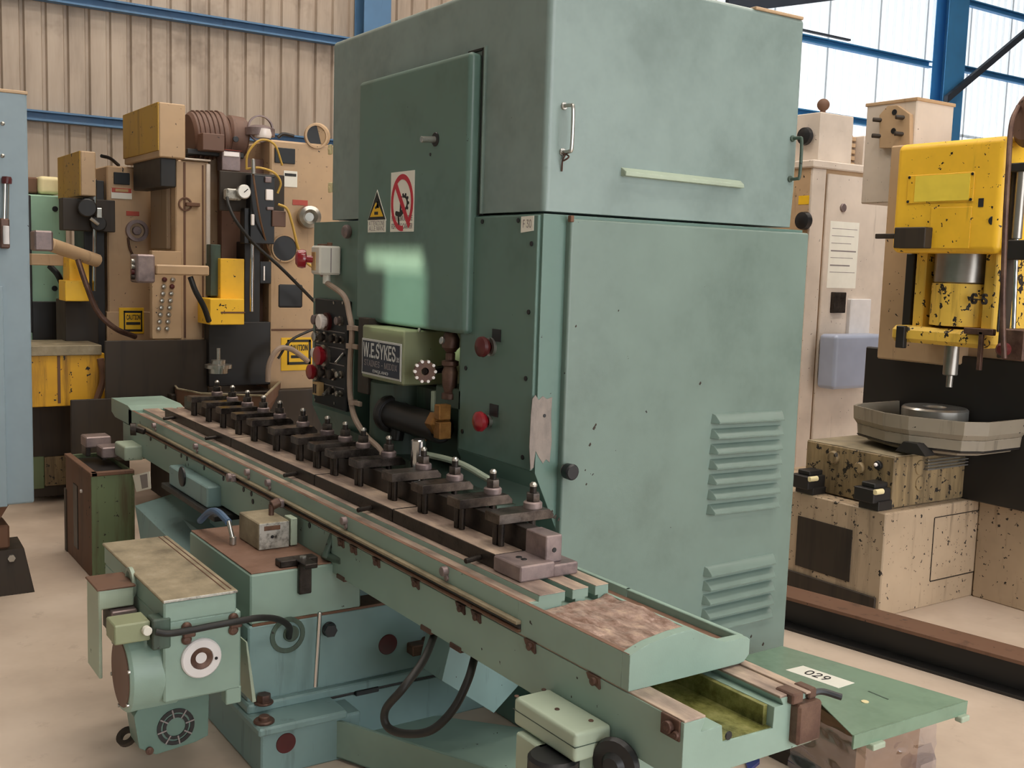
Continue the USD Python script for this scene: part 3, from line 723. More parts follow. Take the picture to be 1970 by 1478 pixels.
part(sp, 'brass_union', [lathe(q + (-.05, 0, 0), (1, 0, 0), [(.03, 0), (.045, .02), (.045, .06), (.03, .07)], 6), box(q[0] + .012, q[0] + .05, q[1] - .03, q[1] + .02, q[2] + .02, q[2] + .075, .003), box(q[0] + .01, q[0] + .055, q[1] - .03, q[1] + .02, q[2] - .05, q[2] + .012, .003)], 'brass_dirty')
tr = U(800, 858, Y=1.97)
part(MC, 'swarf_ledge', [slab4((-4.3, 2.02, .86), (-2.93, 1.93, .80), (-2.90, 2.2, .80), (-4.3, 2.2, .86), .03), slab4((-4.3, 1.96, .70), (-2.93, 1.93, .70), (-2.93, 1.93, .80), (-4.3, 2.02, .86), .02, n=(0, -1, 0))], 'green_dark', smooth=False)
part(MC, 'ledge_rail', tube([U(800, 870, Y=1.93), U(880, 890, Y=1.93), U(945, 925, Y=1.93)], .012, 8), 'green_pale')
part(MC, 'apron_guard', slab4((-3.35, 1.955, .70), (-2.86, 1.955, .70), (-2.86, 2.06, .93), (-3.35, 2.06, .93), .012, n=(0, -1, 0)), 'green', smooth=False)
# long bed
Y0 = 1.511
bedp = [(Y0, .53), (Y0, .662), (1.572, .662), (1.560, .634), (1.622, .634), (1.627, .596), (1.782, .592), (1.784, .640), (1.812, .640), (1.803, .656), (1.905, .656), (1.915, .53)]
bed = part(MC, 'bed', prism(bedp, 'X', -6.12, -1.561), 'green_bed', smooth=False)
part(bed, 'front_way', box(-6.0, -1.563, Y0 + .003, 1.575, .660, .6665, .001), 'table_steel', smooth=False)
part(bed, 'rear_way', [box(-6.0, -1.563, 1.803, 1.900, .655, .661, .001), box(-6.0, -1.54, 1.862, 1.878, .661, .6655, .001)], 'table_steel', smooth=False)
part(bed, 'oil_trough', [slab4((-6.0, 1.628, .598), (-1.565, 1.628, .598), (-1.565, 1.781, .594), (-6, 1.781, .594), .003), box(-6, -1.58, 1.770, 1.7825, .594, .640, .001)], 'oily_channel', smooth=False)
part(bed, 'way_end_block', [box(-1.60, -1.535, 1.838, 1.916, .545, .640, .006), box(-1.60, -1.545, 1.825, 1.862, .640, .666, .004), box(-1.60, -1.55, 1.885, 1.912, .640, .664, .004)], 'valve_brown', smooth=False)
part(bed, 'end_lever', tube([(-1.58, 1.915, .635), (-1.57, 1.95, .640), (-1.54, 1.985, .630)], .008, 8), 'black')
part(bed, 'drain_plug', disc((-1.562, 1.643, .607), (1, 0, 0), .010, .004, 10), 'black')
for px, py in ((657, 1027), (681, 1040), (725, 1077), (800, 1120), (887, 1167), (917, 1185), (1021, 1241), (1143, 1309)):
    q = U(px, py, Y=Y0); q = np.array([q[0], Y0, .655])
    c = part(bed, 'way_clamp', [hull([(q[0] - .024, Y0 - .006, .664), (q[0] + .022, Y0 - .006, .664), (q[0] + .026, Y0 - .006, .638), (q[0] - .016, Y0 - .006, .652), (q[0] - .024, Y0 + .004, .664), (q[0] + .022, Y0 + .004, .664), (q[0] + .026, Y0 + .004, .640), (q[0] - .016, Y0 + .004, .652)]),
                                bolt((q[0] + .006, Y0 - .004, .652), (0, -1, 0), .010)], 'valve_brown')
q = np.array([-1.60, Y0, .645]); part(bed, 'way_clamp', [box(q[0] - .03, q[0] + .03, Y0 - .004, Y0 + .004, .618, .664, .002), bolt((q[0], Y0 - .003, .642), (0, -1, 0), .014), bolt((q[0] + .022, Y0 - .003, .632), (0, -1, 0), .009)], 'valve_brown')
for px, py in ((290, 843), (319, 859), (349, 875), (360, 880), (393, 898), (430, 917), (469, 938), (484, 946), (487, 965), (560, 995), (596, 1010)):
    q = U(px, py, Y=Y0); q[2] = min(q[2], .652); part(bed, 'bed_screw', disc(q, (0, -1, 0), .011, .003, 10), 'black')
for px, py in ((656, 1110), (820, 1207), (877, 1243)):
    q = U(px, py, Y=Y0); part(bed, 'lower_clamp', box(q[0] - .03, q[0] + .03, Y0 - .004, Y0 + .02, .522, .538, .002), 'valve_brown')
JX0, JX1, JY0, JY1, JZ0, JZ1 = -2.035, -1.79, 1.405, 1.510, .503, .572
jb = part(MC, 'bed_limit_box', rbox(JX0, JX1, JY0, JY1, JZ0, JZ1, .010, 1), 'green_pale', smooth=30, label='pale green box on the near bed front')
part(jb, 'cover_seam', [box(JX0 - .001, JX1 + .001, JY0 - .001, JY0 + .001, .540, .542, 0), box(JX1 - .001, JX1 + .001, JY0, JY1, .540, .542, 0)], 'green_dark', smooth=False)
for x, yy in ((-2.03, 1.41), (-1.92, 1.45), (-1.83, 1.48), (-2.03, 1.49)):
    part(jb, 'cover_screw', disc((x, yy, JZ1 - .0005), (0, 0, 1), .006, .003, 8), 'valve_brown')
part(MC, 'far_bed_cushion', rbox(-5.94, -5.73, 1.42, Y0 + .01, .512, .590, .012, 1), 'green_pale', smooth=30, label='pale green box at the far bed end')
part(MC, 'bed_leg', [box(-1.95, -1.80, 1.55, 1.88, FL, .53, .01), box(-2.02, -1.73, 1.53, 1.90, FL, .03, .008)], 'green_bed')
fw = part(MC, 'leg_cylinder', cyl((-1.86, 1.40, FL + .02), (-1.86, 1.40, .50), .06, 24), 'black')
q = U(1192, 1465, Y=1.50); part(MC, 'leg_handwheel', lathe(q, (.35, -1, 0), [(.012, 0), (.055, .004), (.06, .014), (.055, .026), (.03, .028), (.02, .04), (0, .042)], 24), 'black')
part(MC, 'leg_bracket', box(-2.0, -1.90, 1.39, 1.55, .30, .50, .004), 'green_pale')
part(MC, 'far_end_pulley', [ring(U(262, 826, Y=1.44), (-.3, -1, 0), .012, .032, .028), cyl(U(262, 826, Y=1.44) + (0, .0, -.0), U(262, 826, Y=1.44) + (.03, .035, -.01), .016)], 'dark_steel')
# casting that carries bed and column
part(MC, 'bed_pedestal', [box(-4.9, -3.42, 1.60, 2.2, FL, .53, .01), box(-5.4, -3.9, 1.50, 2.1, FL, .34, .02)], 'green_teal')
q0, q1 = U(325, 895, Y=1.45), U(398, 970, Y=1.45)
pb = part(MC, 'far_block', box(q0[0], q1[0], 1.45, 1.62, q1[2] - .02, q0[2], .006), 'green_teal')
part(pb, 'block_port', lathe(U(352, 917, Y=1.45), (0, -1, 0), [(.045, 0), (.045, .008), (.03, .012), (0, .012)], 22), 'black')
part(pb, 'block_foot', box(q0[0] - .06, q1[0] + .15, 1.43, 1.7, q1[2] - .045, q1[2] - .02, .003), 'black_oily')
part(MC, 'far_apron', hull([(-5.45, 1.40, .335), (-3.95, 1.40, .25), (-3.95, 1.62, .30), (-5.45, 1.62, .385), (-5.0, 1.36, FL), (-3.95, 1.36, FL), (-3.95, 1.6, FL), (-5.0, 1.6, FL)]), 'green_teal')
arm = [U(*p, X=-2.95) for p in ((868, 1235), (985, 1300), (950, 1372), (850, 1310))]
part(MC, 'bed_support_arm', hull(np.vstack([arm, [p - (.16, 0, 0) for p in arm], [p + (0, .12, .03) for p in arm[:2]]])), 'green_teal')
# cross slide block under the bed and its base
XB = -3.31
blk = part(MC, 'cross_block', box(-3.96, XB, 1.218, 1.62, .389, .562, .006), 'green_bed')
part(blk, 'block_top', box(-3.955, XB - .004, 1.222, 1.508, .5615, .566, .001), 'rust_top', smooth=False)
low = part(MC, 'cross_slide_base', [box(-3.96, XB + .004, 1.21, 2.0, .125, .387, .006), box(-3.98, XB + .03, 1.20, 2.02, .095, .128, .006), box(-3.98, XB + .02, 1.22, 2.15, FL, .088, .006)], 'green_teal')
part(low, 'slide_gap', box(-3.95, XB + .0015, 1.225, 2.0, .384, .393, 0), 'brown_rust', smooth=False)
part(low, 'base_gap', box(-3.9, XB + .025, 1.23, 2.12, .087, .096, 0), 'black_oily', smooth=False)
for (px, py), rr in (((746, 1240), .037), ):
    q = U(px, py, X=XB + .004); part(low, 'red_plug', [disc(q - (.002, 0, 0), (1, 0, 0), rr, .006, 26)], 'red_dark')
q = U(553, 1222, X=XB + .004); part(low, 'round_port', [ring(q, (1, 0, 0), .046, .062, .004), disc(q + (0, .012, .004), (1, 0, 0), .028, .008)], 'green_dark')
p, q = U(615, 1178, X=XB + .10), U(607, 1322, X=XB + .10); part(low, 'spanner_rod', cyl(p, q, .0075, 12), 'chrome')
q = U(632, 1210, X=XB + .004); part(low, 'hex_bolt', [hexnut(q, (1, -.2, .1), .024, .04), disc(q, (1, 0, 0), .026, .01)], 'black')
q = U(512, 1322, X=XB + .05); part(low, 'hold_down_bolt', [hexnut((q[0] - .02, q[1], .128), (0, 0, 1), .024, .03), disc((q[0] - .02, q[1], .126), (0, 0, 1), .032, .008)], 'valve_brown')
q = U(706, 1321, X=XB + .03); part(low, 'gap_wedge', box(XB + .0, XB + .036, q[1] - .045, q[1] + .045, .082, .10, .002), 'black')
q = U(810, 1250, X=XB + .02); part(low, 'cable_clamp', [box(XB, XB + .05, q[1] - .05, q[1] + .04, q[2] - .01, q[2] + .03, .004), cyl((XB, q[1] + .02, q[2] + .02), (XB + .05, q[1] + .06, q[2] + .03), .02)], 'valve_brown')
part(MC, 'oil_hose', tube([U(838, 1215, Y=1.55), U(815, 1270, Y=1.45), U(775, 1325, Y=1.36), U(742, 1365, Y=1.34), U(745, 1398, Y=1.34), U(780, 1412, Y=1.36), U(830, 1405, Y=1.4), U(872, 1365, Y=1.45), U(900, 1310, Y=1.5), U(914, 1262, Y=1.55)], .0115, 12), 'rubber')
# front base leg with red plug, flange and tray arm
XL = -3.17
bl = part(MC, 'front_base', [box(-3.95, XL, 1.205, 1.56, FL, .075, .006), box(-3.92, XL + .02, 1.19, 1.50, .070, .098, .006)], 'green_teal')
q = U(550, 1430, X=XL); part(bl, 'red_plug', disc(q - (.002, 0, 0), (1, 0, 0), .034, .005, 26), 'red_dark')
q = U(502, 1352, X=XL + .02); part(bl, 'drain_fitting', [disc((q[0] - .05, q[1] + .03, .096), (0, 0, 1), .034, .012), disc((q[0] - .05, q[1] + .03, .104), (0, 0, 1), .018, .016)], 'valve_brown')
a_, b_ = U(592, 1372, X=XL + .03), U(980, 1500, Y=1.15)
t0, t1 = np.array([XL + .02, 1.41, .085]), U(985, 1492, Z=FL + .03)
dr = (t1 - t0); dr[2] = 0; dr /= np.linalg.norm(dr); sd_ = np.array([-dr[1], dr[0], 0])
ta, tb = U(600, 1372, Z=.06), U(905, 1468, Z=.06)
dr = (tb - ta); dr /= np.linalg.norm(dr); sd_ = np.array([-dr[1], dr[0], 0])
pts = []
for p in (ta - dr * .02, tb + dr * .35):
    pts += [p, p + sd_ * .012, p - (0, 0, .13), p + sd_ * .012 - (0, 0, .13)]
ty = part(MC, 'drip_tray', [hull(pts), hull([ta + (0, 0, -.125), tb + dr * .35 + (0, 0, -.125), tb + dr * .35 + sd_ * .7 + (0, 0, -.125), ta + sd_ * .4 + (0, 0, -.125), ta + (0, 0, -.13), tb + dr * .35 + (0, 0, -.13), tb + dr * .35 + sd_ * .7 + (0, 0, -.13), ta + sd_ * .4 + (0, 0, -.13)])], 'green_bed', smooth=False)
part(ty, 'tray_clip', [tube([ta + (0, 0, .012), ta + dr * .03 + (0, 0, .02), ta + dr * .05 + (0, 0, 0) - sd_ * .008, ta + dr * .055 - sd_ * .01 + (0, 0, -.04)], .009, 8)], 'dark_steel')
# feed gearbox in front
XG = -3.15
gy0, gy1 = U(315, 1155, X=XG)[1], U(453, 1130, X=XG)[1]; gz = U(315, 1155, X=XG)[2]
gzb = U(420, 1335, X=XG)[2]; gx0 = U(200, 1045, Z=gz)[0]
gb = part(MC, 'feed_gearbox', [box(gx0, XG, gy0, gy1 + .004, gz - .075, gz - .008, .006), box(gx0 + .01, XG - .004, gy0 + .0, gy1 + .02, gzb, gz - .07, .006)], 'green_bed')
part(gb, 'top_cover', box(gx0 - .005, XG + .005, gy0 - .005, gy1 + .007, gz - .010, gz, .003), 'cover_dusty')
part(gb, 'cover_rib', [box(gx0, XG - .012, gy1 - .030, gy1 - .026, gz - .001, gz + .0012, 0), box(gx0, XG - .012, gy1 - .012, gy1 - .008, gz - .001, gz + .0012, 0)], 'brown_rust', smooth=False)
part(gb, 'bright_edge', box(XG + .003, XG + .0065, gy0 - .002, gy1 + .004, gz - .009, gz - .001, .001), 'aluminium_scratched', smooth=False)
q = U(386, 1265, X=XG - .004)
dl = part(gb, 'dial_ring', lathe(q, (1, 0, 0), [(.040, 0), (.062, 0), (.062, .010), (.058, .014), (.036, .014), (.032, .006)], 34), 'dial_white', label='white ring dial')
part(dl, 'dial_hub', lathe(q, (1, 0, 0), [(.034, 0), (.034, .012), (.024, .010), (.014, .004), (0, .004)], 26), 'valve_brown')
part(dl, 'dial_pin', disc(q + (.013, .044, -.006), (1, 0, 0), .005, .003, 10), 'black')
q = U(395, 1195, X=XG)
for px, py in ((358, 1218), (448, 1200)):
    q = U(px, py, X=XG - .004)
    cl = part(gb, 'hose_clip', [lathe(q + (0, 0, .02), (1, 0, 0), [(.014, 0), (.016, .006), (.010, .012), (0, .013)], 14), lathe(q + (0, 0, -.02), (1, 0, 0), [(.014, 0), (.016, .006), (.010, .012), (0, .013)], 14), box(q[0], q[0] + .014, q[1] - .012, q[1] + .026, q[2] - .012, q[2] + .012, .003)], 'valve_brown')
part(MC, 'armoured_hose', tube([U(300, 1216, X=XG + .02), U(325, 1219, X=XG + .03), U(365, 1213, X=XG + .022), U(410, 1204, X=XG + .022), U(455, 1196, X=XG + .022), U(500, 1189, X=XG + .0), U(535, 1192, X=XG - .06), U(556, 1206, X=XB + .06), U(556, 1226, X=XB + .01)], .0105, 12), 'rubber')
part(gb, 'gear_foot', [box(XG - .05, XG - .004, gy1 - .028, gy1 + .021, gzb - .045, gzb + .01, .003)], 'green_bed')
q = U(448, 1345, X=XG - .02); part(gb, 'foot_bolt', hexnut(q, (1, 0, 0), .012, .012), 'valve_brown')
fl = [U(*p, X=XG - .06) for p in ((473, 1236), (476, 1236), (493, 1350), (486, 1352))]
part(gb, 'mount_flange', hull(np.vstack([fl, [p - (.5, 0, 0) for p in fl]])), 'green_pale', smooth=False)
# motor end: round cover, junction box, switch bracket, fan plate
RD = .121; mx = XG - RD - .004; my = U(252, 1320, X=XG - .004)[1]; mz = U(252, 1322, X=XG)[2]
part(gb, 'motor_drum', lathe((mx, gy0 + .06, mz), (0, -1, 0), [(RD - .006, 0), (RD, .006), (RD, gy0 + .06 - my - .01), (RD - .008, gy0 + .06 - my), (0, gy0 + .06 - my)], 44), 'green_bed')
part(gb, 'motor_cover', disc((mx, my + .001, mz), (0, -1, 0), .104, .004, 44), 'motor_brown')
for k in range(6):
    t = k * math.pi / 3 + .35; part(gb, 'cover_rivet', disc((mx + .112 * math.cos(t), my + .002, mz + .112 * math.sin(t)), (0, -1, 0), .006, .007, 10), 'steel_bright')
q = U(246, 1420, Y=my + .04); part(gb, 'lifting_eye', ring(q, (.4, -.5, .8), .016, .032, .016, 20), 'brown_dark')
j = U(240, 1215, X=XG - .01)
jx = part(gb, 'junction_box', box(j[0] - .10, j[0] + .0, j[1] - .03, j[1] + .075, j[2] - .04, j[2] + .02, .004), 'green_yellow')
part(jx, 'box_gland', cyl((j[0] - .0, j[1] + .06, j[2] - .005), (j[0] + .02, j[1] + .062, j[2] - .005), .014), 'white_plastic')
part(gb, 'hose_adapter', [box(XG - .06, XG + .004, gy0 - .035, gy0 + .02, j[2] - .07, j[2] + .025, .004)], 'green_dark')
s_ = U(215, 1140, X=XG - .35)
sb = part(gb, 'switch_bracket', [box(s_[0] - .1, s_[0] + .06, s_[1] - .055, s_[1] + .055, s_[2] - .035, s_[2] + .03, .004), box(s_[0] - .1, s_[0] + .06, s_[1] - .055, s_[1] - .045, s_[2] - .26, s_[2] - .03, .002)], 'green_pale')
part(gb, 'bracket_lip', box(s_[0] - .1, s_[0] + .065, s_[1] - .06, s_[1] + .06, s_[2] + .028, s_[2] + .035, .002), 'brown_rust')
part(gb, 'side_boss', lathe(U(255, 1120, Y=gy0), (0, -1, 0), [(.05, 0), (.05, .012), (.038, .014), (.034, .006), (.02, .006), (0, .006)], 26), 'green_pale')
part(gb, 'terminal_case', [box(s_[0] - .04, s_[0] + .08, s_[1] - .02, s_[1] + .06, s_[2] - .12, s_[2] - .04, .004)], 'block_steel')
q = U(338, 1398, X=XG - .06)
fp_ = [U(*p, X=XG - .06) for p in ((285, 1330), (402, 1330), (400, 1415), (375, 1428), (300, 1452), (268, 1440), (258, 1380))]
pl = part(gb, 'fan_plate', hull(np.vstack([fp_, [p - (.10, 0, 0) for p in fp_]])), 'green', smooth=False)
part(pl, 'fan_guard', [ring(q, (1, 0, 0), .046, .058, .004), ring(q, (1, 0, 0), .030, .040, .004)], 'black')
part(pl, 'guard_spoke', [cyl(q + (.004, .03 * math.cos(t), .03 * math.sin(t)), q + (.004, .058 * math.cos(t), .058 * math.sin(t)), .0025, 6) for t in np.arange(8) * math.pi / 4 + .2], 'pencil')
part(pl, 'plate_bolt', bolt(U(287, 1446, X=XG - .06) + (0, 0, .004), (1, 0, 0), .012), 'valve_brown')
# things bolted on the cross block: switch box, latch, cable stub
XW = XB - .20
wx0 = U(462, 1000, X=XW)
sb0 = U(497, 1060, Z=.566); sb1 = U(556, 1052, Z=.566)
bx = part(MC, 'switch_box', box(sb0[0] - .20, sb0[0], sb0[1], sb1[1], .566, .665, .004), 'cover_dusty')
part(bx, 'scratched_face', box(sb0[0] - .001, sb0[0] + .003, sb0[1] + .002, sb1[1] - .002, .568, .662, .001), 'aluminium_scratched', smooth=False)
part(bx, 'face_label', box(sb0[0] + .002, sb0[0] + .004, sb0[1] + .02, sb0[1] + .08, .636, .652, 0), 'brown_rust', smooth=False)
part(bx, 'face_screw', disc((sb0[0] + .003, sb0[1] + .05, .612), (1, 0, 0), .006, .003, 10), 'black')
part(bx, 'plunger', [cyl((sb0[0] - .10, sb1[1] - .03, .66), (sb0[0] - .10, sb1[1] - .03, .705), .010), cyl((sb0[0] - .1, sb1[1] - .03, .70), (sb0[0] - .1, sb1[1] + .0, .712), .018)], 'valve_brown')
part(bx, 'side_plate', box(sb0[0] - .06, sb0[0] + .002, sb1[1] + .004, sb1[1] + .03, .57, .67, .002), 'green_pale')
p0 = U(448, 1048, Z=.566); part(MC, 'cable_post', [cyl(p0, p0 + (0, 0, .03), .012), cyl(p0 + (0, 0, .02), p0 + (-.02, -.01, .085), .008)], 'steel_bright')
part(MC, 'blue_cable', tube([p0 + (-.02, -.01, .08), p0 + (-.10, -.02, .10), p0 + (-.2, -.02, .08), p0 + (-.28, -.03, .03)], .013, 10), 'cable_blue')
a_ = U(533, 1090, Z=.566); b_ = U(618, 1088, Z=.566)
lt = part(MC, 'table_stop', [box(a_[0] - .02, a_[0] + .03, a_[1], b_[1], .566, .590, .003), box(a_[0] - .005, a_[0] + .02 + .09, a_[1] + .055, a_[1] + .10, .575, .592, .003), box(XB + .002, XB + .02, a_[1] + .055, a_[1] + .10, .475, .590, .003)], 'dark_steel')
part(lt, 'stop_screw', hexnut((XB - .01, a_[1] + .08, .59), (0, 0, 1), .012, .01), 'steel_bright')
part(MC, 'slide_link', [cyl((XB - .02, 1.49, .58), (XB - .02, 1.52, .66), .012), cyl((XB - .05, 1.50, .58), (XB + .06, 1.52, .585), .014)], 'green_dark')

# ------------------------------------------------------------------ the sliding table on the bed
TB = thing('sliding_table', 'long green sliding table with T-slotted steel top lying along the machine bed', 'machine table', (-4.0, 1.7, .664))
prof = [(Y0, .667), (Y0, .75), (1.525, .75), (1.527, .738), (1.573, .738), (1.575, .7535), (1.658, .7535), (1.658, .728), (1.648, .728), (1.648, .712), (1.693, .712), (1.693, .728), (1.683, .728), (1.683, .7535),
        (1.735, .7535), (1.735, .728), (1.725, .728), (1.725, .712), (1.769, .712), (1.769, .728), (1.759, .728), (1.759, .7535), (1.803, .7535), (1.806, .705), (1.868, .705), (1.871, .728), (1.885, .728), (1.885, .667)]
body = part(TB, 'table_body', prism(prof, 'X', -6.0, -2.18), 'green_bed', smooth=False)
for nm, y0, y1, x0 in (('table_strip', 1.5752, 1.6578, -5.95), ('table_strip', 1.6832, 1.7348, -5.95), ('table_strip', 1.7592, 1.8028, -5.95)):
    part(TB, nm, box(x0, -2.178, y0, y1, .7533, .7555, .0006), 'table_steel', smooth=False)
part(TB, 'front_gutter', box(-5.9, -2.19, 1.526, 1.5735, .737, .7395, 0), 'table_steel', smooth=False)
part(TB, 'rear_gutter', box(-5.9, -1.8, 1.806, 1.8685, .7045, .707, 0), 'rust_top', smooth=False)
part(TB, 'lip_edge', box(-6.0, -1.745, Y0 + .0005, 1.5255, .7495, .7512, .0005), 'rust_top', smooth=False)
endp = [(Y0, .667), (Y0, .75), (1.535, .758), (1.565, .767), (1.64, .777), (1.70, .779), (1.753, .750), (1.805, .730), (1.878, .729), (1.888, .722), (1.888, .685), (1.872, .670), (1.855, .667)]
part(TB, 'end_wall', prism(endp, 'X', -1.768, -1.741), 'green_bed', smooth=False)
part(TB, 'end_pan', [box(-2.18, -1.768, Y0, 1.525, .667, .75, .0), box(-2.18, -1.76, Y0 + .004, 1.88, .667, .700, .001), box(-2.19, -1.76, 1.871, 1.886, .667, .728, .002), box(-2.18, -1.76, 1.796, 1.806, .668, .728, .001)], 'green_bed', smooth=False)
gx, gy = np.meshgrid(np.linspace(-2.176, -1.766, 60), np.linspace(1.524, 1.797, 42), indexing='ij')
hz = .716 + .020 * (meshkit.fbm(np.stack([gx * 16, gy * 22, gx * 0], -1), 4, 3) - .35) + .010 * np.clip((gy - 1.74) / .05, 0, 1) * np.clip((-1.79 - gx) / .05, 0, 1) + .022 * np.clip((gx + 1.83) / .06, 0, 1) * np.clip((1.74 - gy) / .06, 0, 1)
V = np.stack([gx, gy, hz], -1).reshape(-1, 3); n, m_ = gx.shape
F = [(i * m_ + j, (i + 1) * m_ + j, (i + 1) * m_ + j + 1) for i in range(n - 1) for j in range(m_ - 1)] + [(i * m_ + j, (i + 1) * m_ + j + 1, i * m_ + j + 1) for i in range(n - 1) for j in range(m_ - 1)]
part(TB, 'wet_swarf', trimesh.Trimesh(V, F, process=False), 'swarf_wet', smooth=True, kind='stuff')
far = [(-6.40, .68), (-6.40, .772), (-5.99, .772), (-5.93, .75), (-5.93, .664), (-6.3, .664)]
part(TB, 'far_end_head', prism([(-6.38, .69), (-6.38, .768), (-6.02, .768), (-5.94, .752), (-5.94, .667), (-6.3, .667)], 'Y', Y0, 1.80), 'green_bed', smooth=False)
part(TB, 'stop_rail', box(-5.76, -2.165, 1.495, Y0 + .001, .693, .703, .002), 'cream' if 0 else 'cover_dusty', smooth=False)
part(TB, 'rail_slot', box(-5.76, -2.166, 1.506, Y0 + .001, .680, .693, .001), 'black_oily', smooth=False)
part(TB, 'rail_foot', box(-5.76, -2.165, 1.501, Y0 + .001, .672, .680, .002), 'brown_rust', smooth=False)
for px, py in ((375, 820), (474, 896), (514, 922), (660, 990), (853, 1088), (295, 806)):
    q = U(px, py, Y=1.50); part(TB, 'stop_stud', [cyl((q[0], Y0 + .002, .735), (q[0], Y0 - .018, .735), .014, 16), cyl((q[0] + .004, Y0 + .002, .716), (q[0] + .004, Y0 - .006, .716), .010, 12)], 'block_steel')
for px, py in ((448, 915), (540, 965)):
    q = U(px, py, Y=1.49); part(TB, 'trip_dog', [box(q[0] - .02, q[0] + .02, 1.478, 1.50, .675, .705, .004), lathe((q[0], 1.48, .692), (0, -1, 0), [(.018, 0), (.018, .014), (.012, .017), (0, .017)], 16)], 'block_steel')
for px, py in ((330, 823), (1030, 1165), (1072, 1183), (480, 893)):
    pass

# ------------------------------------------------------------------ holding fixture and its row of clamps
FX = thing('rack_fixture', 'long dark steel holding fixture with upright rib bolted along the table', 'fixture', (-4.0, 1.7, .7555))
for k, (x0, x1) in enumerate(((-5.62, -4.60), (-4.595, -3.68), (-3.675, -3.05), (-3.045, -2.43))):
    part(FX, 'base_plate', box(x0, x1, 1.60, 1.782, .7556, .797, .002), 'dark_steel', smooth=False)
part(FX, 'plate_top', [box(x0, x1, 1.602, 1.695, .7965, .7985, .0005) for x0, x1 in ((-5.61, -4.605), (-4.59, -3.685), (-3.67, -3.055), (-3.04, -2.435))], 'table_steel', smooth=False)
part(FX, 'upright_rib', box(-5.60, -2.36, 1.696, 1.742, .797, .864, .002), 'dark_steel', smooth=False)
eb = part(FX, 'end_foot', [box(-2.425, -2.29, 1.59, 1.705, .7556, .800, .004), box(-2.425, -2.29, 1.70, 1.785, .7556, .790, .004)], 'block_steel')
part(eb, 'cap_screw', [disc((-2.36 + k, 1.64, .800), (0, 0, 1), .009, .002, 12) for k in (-.012, .012)], 'black')
eu = part(FX, 'end_upright', box(-2.415, -2.315, 1.690, 1.745, .79, .866, .003), 'block_steel')
part(eu, 'tapped_hole', disc((-2.3152, 1.718, .825), (1, 0, 0), .007, .002, 12), 'black')
for px, py in ((930, 1076), (735, 978), (583, 913), (425, 843), (330, 806)):
    q = U(px, py, Z=.768); part(FX, 'tie_rod', cyl((q[0], 1.545, .770), (q[0] - .01, 1.602, .772), .008, 10), 'dark_steel')


def clamp(x, lab):
    t = thing('strap_clamp', lab, 'clamp', (x, 1.70, .799), group='strap clamps along the fixture')
    part(t, 'strap', hull([(x + a, y, z) for a in (-.038, .038) for y, z in ((1.640, .868), (1.640, .893), (1.643, .896), (1.815, .896), (1.830, .880), (1.830, .868))]), 'strap_steel', smooth=False)
    part(t, 'heel_pin', cyl((x - .012, 1.664, .799), (x - .012, 1.664, .87), .0115, 14), 'dark_steel')
    part(t, 'heel_pin', cyl((x + .014, 1.664, .799), (x + .014, 1.664, .87), .0095, 14), 'dark_steel')
    part(t, 'washer', lathe((x - .002, 1.782, .895), (0, 0, 1), [(.027, 0), (.028, .003), (.028, .017), (.024, .021)], 22), 'block_steel')
    part(t, 'nut', hexnut((x - .002, 1.782, .915), (0, 0, 1), .0215, .026), 'strap_steel')
    part(t, 'stud', cyl((x - .002, 1.782, .80), (x - .002, 1.782, .966), .0105, 14), 'dark_steel')
    part(t, 'stud_tip', lathe((x - .002, 1.782, .960), (0, 0, 1), [(.0115, 0), (.0115, .006), (.006, .012), (0, .012)], 14), 'steel_bright')


CX = [-2.513, -2.73, -2.96, -3.17, -3.43, -3.64, -3.80, -3.97, -4.22, -4.48, -4.68, -4.89, -5.10, -5.33]
ORD = ['nearest the steel end block', 'second from the end block', 'third from the end block', 'fourth from end block', 'fifth from the end block', 'sixth from the end block', 'seventh from the end block',
       'eighth from the end block', 'sixth from the far end', 'fifth from the far end', 'fourth from the far end', 'third from the far end', 'second from the far end', 'at the far end of the fixture']
for x, o in zip(CX, ORD):
    clamp(x, 'dark steel strap clamp with stud and nut, ' + o)
q = U(806, 845, Y=1.836)
sl = thing('polished_sleeve', 'shiny polished steel sleeve standing behind the fourth clamp', 'steel sleeve', (q[0], 1.836, .7075))
part(sl, 'sleeve_body', lathe((q[0], 1.836, .7075), (0, 0, 1), [(.026, 0), (.028, .003), (.028, q[2] - .7125), (.024, q[2] - .7075)], 26), 'chrome')
part(sl, 'sleeve_bore', disc((q[0], 1.836, q[2] - .001), (0, 0, 1), .017, .002), 'black')

# ------------------------------------------------------------------ near floor things right of the machine
pc = [(-2.010, 2.655), (-1.993, 3.214), (-2.663, 3.066), (-2.66, 2.84), (-2.294, 2.797)]
pz_ = .200
SP = thing('sheet_panel', 'loose sage green sheet metal panel with a white paper label on top', 'panel', (-2.3, 2.9, .17))
part(SP, 'panel_sheet', prism(pc, 'Z', pz_ - .0025, pz_), 'sheet_green', smooth=False)
part(SP, 'folded_edge', [hull([(-2.010 + a, 2.655, z) for a in (0, .006) for z in (pz_ - .045, pz_)] + [(-1.993 + a, 3.214, z) for a in (0, .006) for z in (pz_ - .045, pz_)] + [(-2.002, 2.655, pz_ + .001), (-1.985, 3.214, pz_ + .001)])], 'sheet_green')
part(SP, 'hinge_tab', box(-2.015, -1.985, 2.73, 2.79, pz_ - .062, pz_ - .042, .003), 'green_pale')
part(SP, 'hinge_tab', box(-1.998, -1.97, 3.165, 3.21, pz_ - .062, pz_ - .042, .003), 'green_pale')
lq = [U(px, py, Z=pz_ + .001) for px, py in ((1511, 1289), (1545, 1281), (1644, 1314), (1613, 1324))]
lb = part(SP, 'paper_label', hull(np.vstack([lq, [p - (0, 0, .001) for p in lq]])), 'white_paper', smooth=False)
